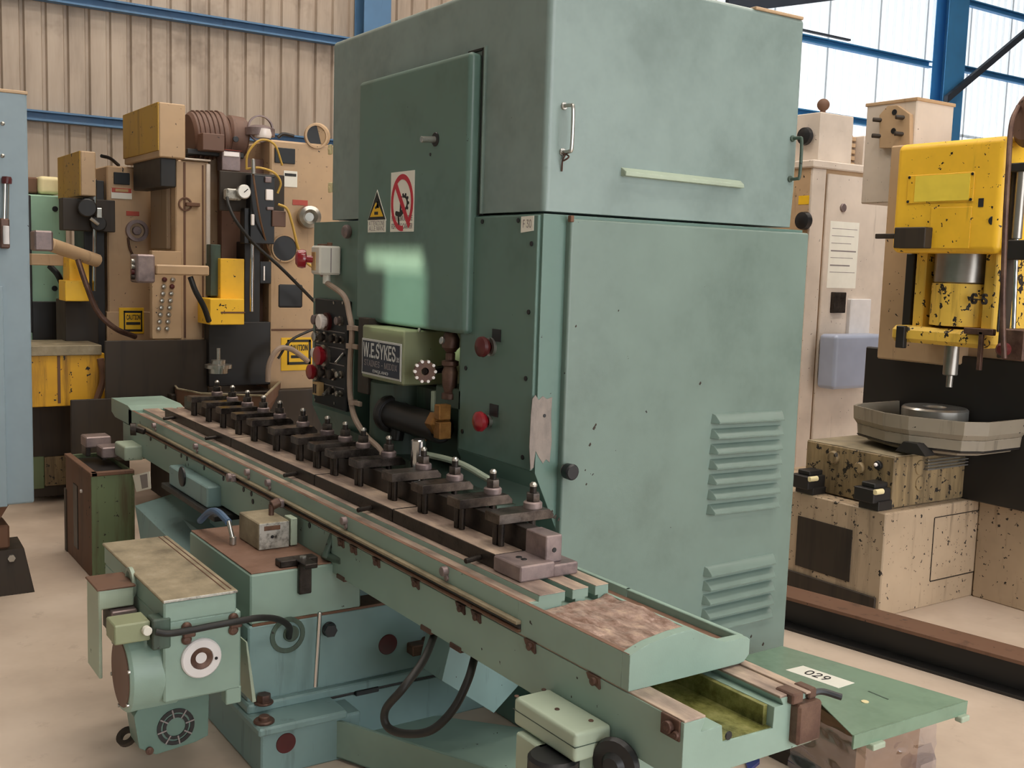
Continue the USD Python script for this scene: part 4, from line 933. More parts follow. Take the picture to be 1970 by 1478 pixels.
uu = lq[2] - lq[1]; L_ = np.linalg.norm(uu); uu /= L_; vv = lq[1] - lq[0]; W_ = np.linalg.norm(vv); vv = vv - uu * (vv @ uu); vv /= np.linalg.norm(vv)
part(lb, 'number_lettering', text('029', W_ * .50, lq[0] + uu * L_ * .27 + vv * W_ * .24 + (0, 0, .0008), uu, vv, wide=L_ * .46), 'ink', smooth=False)
for px, py in ((1664, 1351), (1610, 1341)):
    part(SP, 'pale_residue', disc(U(px, py, Z=pz_), (0, 0, 1), .013, .003, 9), 'cream' if px > 1650 else 'green_pale')
part(SP, 'panel_slot', box(-2.21, -2.13, 2.985, 2.992, pz_ - .001, pz_ + .0008, 0), 'green_dark', smooth=False)
CB = thing('wrapped_carton', 'brown carton in clear stretch film under the loose green panel', 'carton', (-2.2, 2.95, FL))
cb = hull([(-2.46, 2.82, FL + .05), (-2.46, 3.05, FL + .05), (-2.07, 2.76, FL + .05), (-2.05, 3.05, FL + .05), (-2.46, 2.82, .192), (-2.46, 3.05, .192), (-2.07, 2.76, .155), (-2.05, 3.06, .155)])
part(CB, 'carton_body', cb, 'cardboard', smooth=False)
s = trimesh.creation.box((1, 1, 1)).subdivide_to_size(.1); v = s.vertices
cx, cy, cz = -2.17 + v[:, 0] * .30, 2.92 + v[:, 1] * .36, .05 + v[:, 2] * .20
nn = meshkit.fbm(np.c_[cx, cy, cz] * 22, 3, 5) - .5
nrm = v / np.linalg.norm(v, axis=1, keepdims=True); s.vertices = np.c_[cx, cy, cz] + nrm * nn[:, None] * .045
part(CB, 'stretch_film', s, 'film', smooth=40)
part(CB, 'pallet_runner', [box(-2.5, -2.02, 2.78, 2.88, FL, FL + .055, .004), box(-2.5, -2.02, 2.98, 3.06, FL, FL + .055, .004)], 'brown_dark', smooth=False)
part(CB, 'film_tail', hull([U(*p, Z=.0) + d for p in ((1790, 1445), (1800, 1478), (1770, 1490), (1745, 1460)) for d in ((0, 0, .0), (0, 0, .03))]), 'film', smooth=40)
lf = [U(*p, Z=FL + .012) + (-.02, -.13, 0) for p in ((1488, 1440), (1512, 1412), (1520, 1452), (1500, 1470))]
LF = thing('printed_leaflet', 'dark blue printed sheet lying under the near end of the long bed', 'leaflet', (lf[0][0], lf[0][1], FL))
part(LF, 'sheet', hull(np.vstack([lf, [p - (0, 0, .012) for p in lf]])), 'photo_blue', smooth=False)
part(LF, 'print_line', [tube([lf[0] * .8 + lf[2] * .2 + (0, 0, .002), lf[1] * .7 + lf[2] * .3 + (0, 0, .002)], .0015, 6, 0)], 'plate_white', smooth=False)
IB = thing('steel_beam', 'rust brown steel I-beam lying across the floor before the yellow machine', 'beam', (-2.8, 3.96, FL))
a_, b_ = np.array([-3.359, 3.861]), np.array([-2.265, 4.059]); dr = (b_ - a_) / np.linalg.norm(b_ - a_); nr = np.array([-dr[1], dr[0]])


def beam(n0, n1, z0, z1, m, nm):
    p0, p1 = a_ - dr * .9, b_ + dr * .9
    part(IB, nm, hull([(p[0] + nr[0] * n, p[1] + nr[1] * n, z) for p in (p0, p1) for n in (n0, n1) for z in (z0, z1)]), m, smooth=False)


beam(0, .17, FL, FL + .014, 'black_oily', 'bottom_flange'); beam(.075, .09, FL + .014, FL + .145, 'black_oily', 'web'); beam(0, .17, FL + .145, FL + .16, 'brown_rust', 'top_flange')

# ------------------------------------------------------------------ right background: beige and yellow gear machine
RC = U(1690, 1190, Z=FL); RXp, RYp = RC[0], RC[1]
GM = thing('yellow_headed_machine', 'stained beige gear shaping machine with yellow head and neck, right background', 'machine', (RXp - .5, RYp + .5, FL))
zt = U(1690, 985, Y=RYp)[2]; ye = U(1882, 967, X=RXp)[1]
base = part(GM, 'base', box(-4.3, RXp, RYp, ye + .6, FL, zt, .006), 'beige_chipped', smooth=False)
r = RY(1536, 992, 1634, 1120, RYp); part(base, 'dark_hatch', box(r[0], r[1], RYp - .004, RYp, r[2], r[3], .003), 'brown_dark', smooth=False)
r = RX(1798, 997, 1876, 1098, RXp); part(base, 'cover_plate', box(RXp, RXp + .003, r[0], r[1], r[2], r[3], .001), 'beige_chipped', smooth=False)
part(base, 'cover_outline', [box(RXp, RXp + .0035, r[0] - .004, r[0], r[2], r[3], 0), box(RXp, RXp + .0035, r[1], r[1] + .004, r[2], r[3], 0), box(RXp, RXp + .0035, r[0], r[1], r[2] - .006, r[2], 0), box(RXp, RXp + .0035, r[0], r[1], r[3], r[3] + .004, 0)], 'brown_dark', smooth=False)
part(base, 'base_skirt', box(-3.86, RXp - .02, RYp - .015, RYp, FL, FL + .10, .003), 'brown_dark', smooth=False)
YS = RYp + .10
r = RY(1552, 845, 1722, 965, YS); zs0 = zt + .005; zs1 = U(1722, 880, Y=YS)[2]; xs0, xs1 = U(1552, 850, Y=YS)[0], U(1722, 880, Y=YS)[0]
ysb = U(1898, 868, X=xs1)[1]
sad = part(GM, 'saddle', box(xs0, xs1, YS, ysb, zs0, zs1, .006), 'beige_oily', smooth=False)
part(sad, 'saddle_top', box(xs0 + .004, xs1 - .004, YS + .004, ysb - .004, zs1 - .001, zs1 + .003, .001), 'cover_dusty', smooth=False)
for px, py, rr in ((1605, 880, .035), (1655, 900, .03)):
    part(sad, 'saddle_boss', lathe(U(px, py, Y=YS), (0, -1, 0), [(rr, 0), (rr, .012), (rr * .8, .02), (0, .02)], 22), 'beige_oily')
q = U(1692, 895, Y=YS); part(sad, 'sight_button', [disc(q, (0, -1, 0), .022, .02), lathe(q + (-.0, -.02, 0), (0, -1, 0), [(.012, 0), (.01, .008), (0, .01)], 14)], 'black')
part(sad, 'ball_tip', trimesh.creation.icosphere(2, .010).apply_translation(q + (0, -.03, .004)), 'lamp_white')
for px, py in ((1548, 925), (1672, 950)):
    q = U(px, py, Y=YS - .10); part(sad, 'limit_switch', [box(q[0] - .07, q[0] + .05, q[1] - .03, q[1] + .11, q[2] - .04, q[2] + .03, .004), box(q[0] - .05, q[0] + .03, q[1], q[1] + .11, q[2] + .03, q[2] + .055, .004), box(q[0] - .06, q[0] + .06, q[1], q[1] + .11, zt, q[2] - .03, .003)], 'black_oily')
    part(sad, 'switch_roller', cyl(q + (.055, -.03, .02), q + (.055, .03, .02), .014, 12), 'cream')
r = RX(1787, 884, 1893, 902, xs1 + .02)
for k in range(4):
    zz = r[3] - k * .016; part(sad, 'scale_strip', box(xs1, xs1 + .02, r[0], r[1], zz - .010, zz - .002, .001), 'steel_bright', smooth=False)
for py in (900, 930):
    q = U(1770, py, X=xs1); part(sad, 'stain_lobe', lathe(q, (1, 0, 0), [(.04, 0), (.036, .006), (0, .008)], 16), 'beige_oily')
# coolant pan
YP = YS + .05; zp1 = U(1625, 783, Y=YP)[2]; zp0 = U(1700, 862, Y=YP)[2]
px0, px1 = U(1621, 783, Y=YP)[0], U(1935, 800, Y=YP + .15)[0]
n_ = 10; ang = [(-.5, -.22), (-.44, -.36), (-.1, -.5), (.1, -.5), (.42, -.36), (.5, -.2), (.5, .4), (-.5, .4)]
cxp, cyp, sx, sy = (px0 + px1) / 2 - .09, YP + .36, (px1 - px0) * .93, .70


def shell(k, z):
    return [(cxp + a * sx * k, cyp + b * sy * k, z) for a, b in ang]


def loft(rings):
    n = len(rings[0]); V = np.vstack(rings); F = []
    for i in range(len(rings) - 1):
        for k in range(n):
            A, B = i * n + k, i * n + (k + 1) % n; F += [(A, B, B + n), (A, B + n, A + n)]
    return trimesh.Trimesh(V, F, process=False)


pan = part(GM, 'coolant_pan', loft([shell(.80, zp0), shell(.99, zp0 + (zp1 - zp0) * .62), shell(1.0, zp1), shell(.965, zp1), shell(.93, zp0 + .03)]), 'pan_beige', smooth=False)
part(pan, 'pan_floor', hull(shell(.94, zp0 + .028) + shell(.92, zp0 + .018)), 'black_oily', smooth=False)
part(pan, 'drain_notch', hull([(cxp + a * sx, cyp - .5 * sy * .93 + d, zp0 + z) for a, z in ((.02, -.005), (.08, .05), (.18, .05), (.25, -.005)) for d in (-.03, .05)]), 'black_oily', smooth=False)
part(pan, 'pan_column', cyl((cxp, cyp, zs1), (cxp, cyp, zp0 + .03), .22, 26), 'black_oily')
part(pan, 'work_plate', lathe((cxp - .02, cyp, zp0 + .02), (0, 0, 1), [(.165, 0), (.165, zp1 - zp0 - .01), (.155, zp1 - zp0), (.06, zp1 - zp0), (.05, zp1 - zp0 - .02), (0, zp1 - zp0 - .02)], 34), 'steel_bright')
# column, head, neck, ram
YH = RYp + .19
hl = RY(1735, 275, 1903, 262, YH); hz1 = U(1740, 277, Y=YH)[2]; hx0, hx1 = U(1712, 480, Y=YH)[0], U(1900, 488, Y=YH)[0]; hz0 = U(1800, 487, Y=YH)[2]
colm = part(GM, 'machine_column', box(hx0 - .10, hx1 + .02, YH + .55, YH + 1.2, zt, U(1720, 283, Y=YH + .55)[2], .01), 'beige', smooth=False)
part(GM, 'column_recess', box(U(1662, 720, Y=YH + .5)[0], hx1 + .04, YH + .50, YH + .545, zt, U(1800, 680, Y=YH + .5)[2], .006), 'black_oily', smooth=False)
q0, q1 = U(1690, 650, Y=YH + .3), U(1742, 470, Y=YH + .3)
part(colm, 'column_cheek', box(U(1692, 600, Y=YH + .35)[0], hx0 + .12, YH + .35, YH + .8, U(1690, 690, Y=YH + .35)[2], U(1690, 283, Y=YH + .35)[2], .008), 'beige', smooth=False)
head = part(GM, 'yellow_head', rbox(hx0, hx1 + .05, YH, YH + .55, hz0, hz1, .035, 2), 'yellow', smooth=35)
r = RY(1748, 338, 1872, 388, YH)
part(head, 'head_plate', box(r[0], r[1], YH - .004, YH + .002, r[2], r[3], .002), 'yellow', smooth=False)
part(head, 'plate_field', box(r[0] + .045, r[1] - .02, YH - .0065, YH - .003, r[2] + .008, r[3] - .006, 0), 'plate_yellow', smooth=False)
for x in (r[0] + .01, r[1] - .01):
    for z in (r[2] + .01, r[3] - .01):
        part(head, 'plate_screw', disc((x, YH - .004, z), (0, -1, 0), .007, .004, 10), 'black')
r = RY(1728, 438, 1785, 478, YH - .03); part(head, 'side_switch', [box(r[0], r[1], YH - .06, YH, r[2], r[3], .004), box(r[0] - .12, r[0] + .01, YH - .05, YH - .03, r[3] - .055, r[3] - .03, .003)], 'brown_dark', smooth=False)
part(head, 'head_cover', box(U(1792, 400, Y=YH)[0], U(1870, 400, Y=YH)[0], YH - .003, YH + .001, U(1790, 478, Y=YH)[2], U(1790, 400, Y=YH)[2], .001), 'yellow', smooth=False)
part(head, 'black_plug', disc(U(1912, 425, Y=YH + .02), (.5, -1, 0), .022, .02), 'black')
q = U(1887, 390, Y=YH); part(head, 'small_tag', box(q[0] - .012, q[0] + .014, YH - .002, YH, q[2] - .02, q[2] + .02, 0), 'ink', smooth=False)
YN = YH + .05
r = RY(1776, 492, 1872, 547, YN); ncx = (r[0] + r[1]) / 2
part(GM, 'ram_sleeve', cyl((ncx, YN + .14, r[2] - .01), (ncx, YN + .14, hz0 + .02), (r[1] - r[0]) / 2, 34), 'ram_steel')
r2 = RY(1745, 545, 1898, 625, YN)
neck = part(GM, 'yellow_neck', [cyl((ncx, YN + .14, r2[2] - .02), (ncx, YN + .14, r[2]), (r[1] - r[0]) / 2 + .005, 34, b=.002), box(r2[0] + .0, r2[0] + .06, YN + .06, YN + .5, r2[2] - .05, hz0 + .01, .006), box(r2[1] - .07, r2[1] - .01, YN + .06, YN + .5, r2[2] - .05, hz0 + .01, .006)], 'yellow_chipped')
q = U(1878, 577, Y=YN); part(neck, 'size_lettering', text('G-S', .05, (q[0] - .03, YN - .004 + .02, q[2] - .02), (1, 0, 0), (0, 0, 1), wide=.08, depth=.02), 'ink', smooth=False)
r3 = RY(1715, 625, 1895, 672, YN)
part(neck, 'neck_flange', box(r3[0], r3[1], YN - .01, YN + .4, r3[2], r3[3], .02), 'yellow_chipped')
part(neck, 'flange_bracket', box(r3[0] + .05, r3[0] + .10, YN - .03, YN, r3[2] - .03, r3[3], .004), 'black_oily')
for px in (1735, 1905):
    q = U(px, 560, Y=YN + .05); part(GM, 'guide_bar', box(q[0] - .025, q[0] + .025, YN + .10, YN + .2, U(px, 640, Y=YN)[2], hz0 + .0, .004), 'black_oily')
q = U(1830, 690, Y=YN + .14); part(GM, 'cutter_arbor', [cyl((q[0], YN + .14, U(1830, 728, Y=YN)[2]), (q[0], YN + .14, r3[2] + .01), .036, 22), cyl((q[0], YN + .14, U(1830, 752, Y=YN)[2]), (q[0], YN + .14, U(1830, 726, Y=YN)[2]), .016, 14)], 'ram_steel')
part(GM, 'side_arm', [box(r3[1] - .10, r3[1] + .05, YN - .03, YN + .0, r3[3] - .015, r3[3] + .015, .003), box(r3[1] - .02, r3[1] + .0, YN - .03, YN - .01, r3[2] - .1, r3[3], .002)], 'valve_brown', smooth=False)
# top housing with lifting plate
YT = YH + .45
t0 = U(1668, 201, Y=YT); t1 = U(1765, 189, Y=YT); zt1 = t1[2]; zt0 = zt1 - .55; yb = U(1836, 206, X=t1[0])[1]
hs = part(GM, 'top_housing', box(t0[0], t1[0], YT, yb, zt0, zt1, .006), 'beige_white', smooth=False)
part(hs, 'housing_lid', box(t0[0] - .006, t1[0] + .006, YT - .006, yb + .006, zt1 - .012, zt1 + .006, .002), 'beige', smooth=False)
lp = [U(*p, Y=YT - .02) for p in ((1694, 245), (1694, 222), (1710, 204), (1728, 203), (1752, 220), (1752, 285), (1694, 285))]
lift = part(hs, 'pulley_plate', prism([(p[0], p[2]) for p in lp], 'Y', YT - .03, YT), 'beige', smooth=False)
for px, py in ((1721, 216), (1719, 252)):
    part(lift, 'plate_hole', disc(U(px, py, Y=YT - .03), (0, -1, 0), .016, .003, 16), 'black')
for px, py in ((1694, 231), (1738, 226), (1692, 262), (1736, 258)):
    q = U(px, py, Y=YT - .04); part(lift, 'stand_off', cyl(q + (.01, .04, 0), q + (-.035, -.02, .004), .012, 12), 'brown_dark')
# far right neighbour
NX = U(1938, 300, Y=YH + .6)[0]
NB = thing('far_right_machine', 'partly seen beige machine with chrome rod at the right picture edge', 'machine', (NX + .5, YH + .8, FL))
part(NB, 'machine_base', box(RXp + .004, -1.9, ye, ye + .9, FL, zt - .002, .006), 'beige_chipped', smooth=False)
part(NB, 'machine_body', box(hx1 + .07, NX + 1.1, YH + .75, YH + 1.4, zt - .002, U(1945, 300, Y=YH + .75)[2], .01), 'beige', smooth=False)
part(NB, 'lower_recess', box(hx1 + .05, NX + 1.1, YH + .67, YH + .74, zt + .02, U(1940, 690, Y=YH + .6)[2], .006), 'black_oily', smooth=False)
part(NB, 'side_post', box(U(1948, 300, Y=YH + .05)[0], U(1956, 300, Y=YH + .05)[0], YH + .05, YH + .11, U(1930, 690, Y=YH + .05)[2], U(1940, 315, Y=YH + .05)[2], .004), 'brown_dark', smooth=False)
part(NB, 'chrome_rod', cyl(U(1950, 632, Y=YH + .05), U(1958, 400, Y=YH + .05), .010, 12), 'chrome')
part(NB, 'rod_cylinder', cyl(U(1956, 460, Y=YH + .05), U(1966, 330, Y=YH + .05), .022, 16), 'ram_steel')
part(NB, 'rod_bracket', box(U(1946, 310, Y=YH + .05)[0], U(1980, 310, Y=YH + .05)[0], YH + .02, YH + .10, U(1950, 332, Y=YH + .05)[2], U(1950, 315, Y=YH + .05)[2], .004), 'black_oily')
part(NB, 'rod_bracket', box(U(1944, 480, Y=YH + .05)[0], U(1980, 480, Y=YH + .05)[0], YH + .02, YH + .10, U(1950, 500, Y=YH + .05)[2], U(1950, 462, Y=YH + .05)[2], .004), 'black_oily')
part(NB, 'lower_bracket', [box(U(1944, 680, Y=YH + .05)[0], U(1985, 680, Y=YH + .05)[0], YH - .02, YH + .12, U(1950, 692, Y=YH + .05)[2], U(1950, 632, Y=YH + .05)[2], .006)], 'valve_brown')
part(NB, 'red_cap', lathe(U(1934, 672, Y=YH - .06), (0, -1, 0), [(.03, 0), (.03, .03), (.018, .04), (0, .04)], 16), 'red_dark')
part(NB, 'fan_guard', [lathe(U(2012, 232, Y=YH + .10), (-.4, -1, 0), [(.11, 0), (.125, .03), (.125, .08), (.09, .11), (0, .11)], 30)], 'motor_brown')
part(NB, 'curved_pipe', tube([U(1932, 690, Y=YH - .14), U(1930, 640, Y=YH - .14), U(1930, 560, Y=YH - .14), U(1934, 430, Y=YH - .14), U(1940, 320, Y=YH - .12), U(1946, 240, Y=YH - .06), U(1960, 205, Y=YH + .0)], .012, 10), 'valve_brown')

# white cabinet behind, with boxes on top
XC = -5.2
c0 = U(1562, 322, X=XC); cy0 = c0[1]; cy1 = U(1692, 340, X=XC)[1] + .35; cz1 = U(1562, 320, X=XC)[2]
CA = thing('white_cabinet', 'tall scuffed off-white electrical cabinet behind the tall green machine', 'cabinet', (XC - .4, cy0 + .4, FL))
part(CA, 'cabinet_body', box(XC - .9, XC, cy0, cy1, FL, cz1, .006), 'beige', smooth=False)
dy0 = U(1590, 330, X=XC)[1]
cd = part(CA, 'cabinet_door', box(XC, XC + .025, dy0, cy1 - .02, FL + .15, cz1 - .04, .006), 'beige_white', smooth=False)
part(CA, 'door_post', box(XC - .01, XC + .012, cy0, dy0 - .012, FL, cz1 - .01, .004), 'beige_white', smooth=False)
part(CA, 'cabinet_lid', box(XC - .92, XC + .035, cy0 - .02, cy1 + .01, cz1 - .01, cz1 + .045, .008), 'beige_white', smooth=False)
r = RX(1598, 425, 1645, 555, XC + .025)
ch = part(cd, 'data_chart', box(XC + .025, XC + .027, r[0], r[1], r[2], r[3], 0), 'white_paper', smooth=False)
for k in range(7):
    z = r[3] - .05 - k * .052; part(ch, 'chart_line', box(XC + .027, XC + .0275, r[0] + .02, r[1] - .02 - .03 * (k % 3), z - (.010 if k in (3, 5) else .004), z, 0), 'pencil', smooth=False)
q = U(1621, 400, X=XC + .025); part(cd, 'lock', disc(q, (1, 0, 0), .03, .015, 16), 'block_steel')
r = RX(1599, 562, 1619, 602, XC + .025); part(cd, 'door_latch', box(XC + .02, XC + .06, r[0], r[1], r[2], r[3], .004), 'dark_steel', smooth=False)
r = RX(1634, 575, 1668, 648, XC + .04); part(cd, 'grey_sleeve', box(XC + .02, XC + .06, r[0], r[1], r[2], r[3], .006), 'dial_white', smooth=False)
XT = XC + .22
r = RX(1610, 645, 1672, 752, XT)
TK = thing('blue_tank', 'pale blue translucent container beside the white cabinet, below its latch', 'container', (XT - .1, (r[0] + r[1]) / 2, r[2]))
tk = part(TK, 'tank_body', rbox(XT - .16, XT, r[0], r[1] + .15, r[2] + .02, r[3], .03, 2), 'blue_tank')
part(TK, 'tank_hanger', box(XC + .03, XT - .15, r[0] + .05, r[0] + .12, r[3] - .1, r[3] - .04, .004), 'blue_tank', smooth=False)
for py in (425,):
    q = U(1549, py, Y=cy0 - .02); part(CA, 'round_knob', lathe((q[0], cy0, q[2]), (0, -1, 0), [(.05, 0), (.065, .02), (.06, .06), (.03, .07), (0, .07)], 22), 'black')
r = RY(1537, 377, 1556, 393, cy0); part(CA, 'yellow_tag', box(r[0], r[1], cy0 - .002, cy0, r[2], r[3], 0), 'sign_yellow', smooth=False)
q = U(1580, 308, X=XC - .1); r = RX(1580, 215, 1638, 308, XC - .1)
B1 = thing('beige_box', 'plain beige box with a ball knob standing on the white cabinet', 'box', (XC - .4, r[0] + .2, cz1 + .045))
part(B1, 'box_body', box(XC - .75, XC - .1, r[0], r[1], cz1 + .06, r[3], .006), 'beige_white', smooth=False)
part(B1, 'box_base', box(XC - .70, XC - .14, r[0] + .05, r[1] - .04, cz1 + .045, cz1 + .062, .003), 'black_oily', smooth=False)
q = U(1549, 262, Y=r[0] - .03); part(B1, 'round_knob', lathe((q[0], r[0], q[2]), (0, -1, 0), [(.05, 0), (.065, .02), (.06, .05), (.03, .06), (0, .06)], 22), 'black')
q = U(1584, 202, X=XC - .2); part(B1, 'ball_knob', [trimesh.creation.icosphere(2, .045).apply_translation(q), cyl((q[0], q[1], r[3] - .01), q, .02, 10)], 'brown_rust')
r = RX(1640, 255, 1690, 325, XC - .12)
B2 = thing('slatted_box', 'small beige box with slatted side beside the beige box on the cabinet', 'box', (XC - .4, r[0] + .2, cz1 + .045))
part(B2, 'box_body', box(XC - .7, XC - .12, r[0] + .14, r[1] + .1, cz1 + .045, r[3] - .01, .006), 'beige_white', smooth=False)
part(B2, 'box_side', box(XC - .75, XC - .22, r[0] + .0, r[0] + .14, cz1 + .045, r[3], .006), 'beige', smooth=False)
for k in range(5):
    z = cz1 + .06 + k * (r[3] - cz1 - .06) / 5; part(B2, 'slat', box(XC - .22, XC - .19, r[0] - .005, r[0] + .135, z, z + .03, .003), 'beige', smooth=False)

# ------------------------------------------------------------------ left foreground: blue machine door, green coolant bin
BX = -5.55
by = U(52, 180, X=BX)[1]; bz1, bz0 = U(50, 179, X=BX)[2], U(56, 969, X=BX)[2]
BC = thing('blue_cabinet', 'tall pale blue machine cabinet cut off by the left picture edge', 'cabinet', (BX - .1, by - .4, FL))
part(BC, 'cabinet_shell', rbox(BX - .34, BX, by - .6, by, bz0, bz1, .012, 1), 'blue_grey', smooth=30)
part(BC, 'top_rim', box(BX - .34, BX + .004, by - .6, by + .003, bz1 - .008, bz1 + .008, .003), 'beige', smooth=False)
part(BC, 'hinge_flange', box(BX, BX + .03, by - .6, by - .125, bz0, U(10, 550, X=BX)[2], .004), 'blue_grey', smooth=False)
for py in (238, 300):
    part(BC, 'dome_screw', lathe(U(5, py, X=BX), (1, 0, 0), [(.010, 0), (.009, .006), (0, .010)], 12), 'steel_bright')
q, q2 = U(10, 345, X=BX + .03), U(9, 470, X=BX + .03)
hd_ = part(BC, 'plunger_latch', [cyl(q2 + (0, 0, .10), q + (0, 0, 0), .007, 10), cyl(q2 + (0, .015, .10), q + (0, .015, 0), .004, 8)], 'steel_bright')
part(hd_, 'latch_button', lathe(q + (0, .006, .0), (0, 0, 1), [(.022, -.02), (.024, .0), (.02, .012), (0, .014)], 16), 'red_dark')
part(hd_, 'latch_body', box(BX, BX + .04, q2[1] - .02, q2[1] + .022, q2[2] - .02, q2[2] + .12, .006), 'valve_brown')
part(hd_, 'latch_barrel', cyl(q2 + (.02, .004, .0), q2 + (.02, .004, .085), .014, 14), 'dial_white')
f0, f1 = U(0, 1005, X=BX - .1), U(50, 1115, Z=FL)
ft = lambda px, py, z: U(px, py, Z=z)
f1 = ft(52, 1118, FL)[1]
part(BC, 'boot_foot', [hull([(BX - .34, f1 - .5, FL), (BX - .34, f1, FL), (BX - .02, f1, FL), (BX - .02, f1 - .5, FL), (BX - .30, f1 - .46, .14), (BX - .30, f1 - .03, .14), (BX - .05, f1 - .04, .14), (BX - .05, f1 - .46, .14)])], 'brown_dark', smooth=False)
part(BC, 'foot_stem', [box(BX - .28, BX - .07, f1 - .42, f1 - .10, .14, .26, .01), hull([(BX - .3, by - .5, bz0 + .01), (BX - .3, by - .10, bz0 + .01), (BX - .04, by - .10, bz0 + .01), (BX - .04, by - .5, bz0 + .01), (BX - .26, f1 - .42, .25), (BX - .26, f1 - .16, .25), (BX - .10, f1 - .16, .25), (BX - .10, f1 - .42, .25)])], 'brown_rust', smooth=False)
part(BC, 'foot_bolt', hexnut((BX - .06, f1 - .10, .10), (1, 0, 0), .02, .03), 'steel_bright')

BN = U(178, 1115, Z=FL); bnx, bny = BN[0], BN[1]
bzt = U(190, 912, X=bnx)[2]
GB = thing('coolant_bin', 'stained dark green coolant bin on the floor at the far bed end', 'bin', (bnx - .35, bny + .3, FL))
wl = .012; x0, x1, y0, y1 = bnx - .62, bnx, bny, 1.44
part(GB, 'front_sheet', box(x1 - wl, x1, y0, y1, FL, bzt, .002), 'green_dirty', smooth=False)
part(GB, 'side_sheet', box(x0, x1 - wl, y0, y0 + wl, FL, bzt, .002), 'brown_rust', smooth=False)
part(GB, 'back_sheet', [box(x0, x0 + wl, y0 + wl, y1, FL, bzt, .002), box(x0, x1, y1, y1 + wl, FL, bzt, .002)], 'green_dirty', smooth=False)
part(GB, 'bin_rim', [box(x0 - .005, x1 + .006, y0 - .006, y0 + .03, bzt - .012, bzt + .008, .003), box(x1 - .03, x1 + .006, y0, y1 + .01, bzt - .012, bzt + .008, .003)], 'brown_rust', smooth=False)
part(GB, 'bin_cover', box(x0 + .02, x1 - .03, y0 + .03, y1, bzt - .05, bzt - .02, .003), 'black_oily', smooth=False)
part(GB, 'side_slot', box(x0 + .20, x0 + .30, y0 - .004, y0 + .002, .0, .35, .002), 'black_oily', smooth=False)
part(GB, 'side_ledge', box(x0 - .03, x0 + .02, y0 - .006, y1, FL, .28, .003), 'brown_dark', smooth=False)
q = U(158, 945, Y=y0); part(GB, 'bright_bolt', disc(q, (0, -1, 0), .010, .01, 12), 'lamp_white')
for px0_, py0_, px1_, py1_, xx, lab in ((165, 842, 215, 898, bnx - .44, 'small grey steel block at the back of the green coolant bin'), (196, 862, 250, 905, bnx - .30, 'grey angled steel cover on the coolant bin, nearer of the pair')):
    r = RX(px0_, py0_, px1_, py1_, xx)
    t = thing('steel_cover', lab, 'steel cover', (xx - .1, r[0] + .05, bzt + .009))
    part(t, 'cover_top', box(xx - .13, xx, r[0], r[1], r[3] - .06, r[3], .006), 'block_steel', smooth=False)
    part(t, 'cover_leg', box(xx - .13, xx - .02, r[0] + .004, r[0] + .03, bzt + .009, r[3] - .05, .003), 'dark_steel', smooth=False)
    part(t, 'cover_leg', box(xx - .13, xx - .02, r[1] - .03, r[1] - .004, bzt + .009, r[3] - .05, .003), 'dark_steel', smooth=False)
r = RY(257, 912, 290, 946, 1.43)
tg = thing('inspection_tag', 'white printed card hanging from the pale green box at the far bed end', 'card', (r[0] + .05, 1.428, r[2]))
c4 = [U(*p, Y=1.425) for p in ((255, 915), (288, 907), (290, 940), (262, 947))]
cd = part(tg, 'card_sheet', hull(np.vstack([c4, [p + (0, .002, 0) for p in c4]])), 'white_paper', smooth=False)
mid = [c4[0] * .62 + c4[1] * .38, c4[1] * .9 + c4[0] * .1, c4[2] * .9 + c4[3] * .1, c4[3] * .62 + c4[2] * .38]; cc = sum(mid) / 4
part(tg, 'printed_field', hull(np.vstack([[cc + (p - cc) * .8 + (0, -.001, 0) for p in mid], [cc + (p - cc) * .8 for p in mid]])), 'pencil', smooth=False)

# ------------------------------------------------------------------ left background machines along the clad wall
XA = -7.7
MA = thing('left_gear_machine', 'beige gear machine with dull yellow top box and yellow tray, farthest left', 'machine', (XA - .4, 1.8, FL))


def fx(parent, name, r, X, depth, mat, b=.004, **k):
    return part(parent, name, bX(RX(*r, X), X, depth, b), mat, smooth=False, **k)


ca = fx(MA, 'column', (205, 318, 322, 700), XA, .7, 'beige', .01)
fx(ca, 'display', (219, 331, 250, 356), XA + .01, .01, 'panel_black')
fx(ca, 'notice_sign', (214, 362, 254, 384), XA + .006, .006, 'white_paper')
fx(ca, 'sign_bar', (215, 361, 253, 372), XA + .008, .003, 'label_red')
fx(ca, 'sign_window', (222, 363, 247, 370), XA + .010, .003, 'tan_lens')
fx(ca, 'red_marking', (243, 406, 268, 416), XA + .003, .003, 'label_red')
q = U(262, 444, X=XA); dl = part(ca, 'pump_wheel', [ring(q, (1, 0, 0), .052, .075, .04), cyl(q, q + (.03, 0, 0), .03)], 'block_steel')
part(ca, 'wheel_pipe', tube([q + (.02, -.06, -.05), q + (.02, -.05, -.12), q + (.01, -.02, -.18)], .008, 8), 'valve_brown')
fx(ca, 'caution_label', (229, 592, 277, 642), XA + .026, .004, 'sign_yellow')
for a, b_ in (((238, 598, 274, 602), 0), ((238, 634, 274, 638), 0), ((238, 598, 241, 638), 0), ((271, 598, 274, 638), 0), ((243, 620, 270, 625), 0)):
    fx(ca, 'label_print', a, XA + .028, .003, 'sign_black')
fx(ca, 'lower_apron', (205, 600, 405, 668), XA + .02, .4, 'beige')
ya = U(155, 285, X=XA + .25)
r = RX(155, 290, 185, 378, XA + .25); tbx = part(MA, 'top_box', box(XA - .45, XA + .25, r[0], r[1], r[2], r[3], .006), 'beige', smooth=False)
part(tbx, 'yellow_side', box(XA - .45, XA + .24, r[0] - .006, r[0] + .002, r[2], r[3], .002), 'yellow_dull', smooth=False)
pw = fx(MA, 'slide_panel', (120, 380, 222, 447), XA + .15, .12, 'brown_dark')
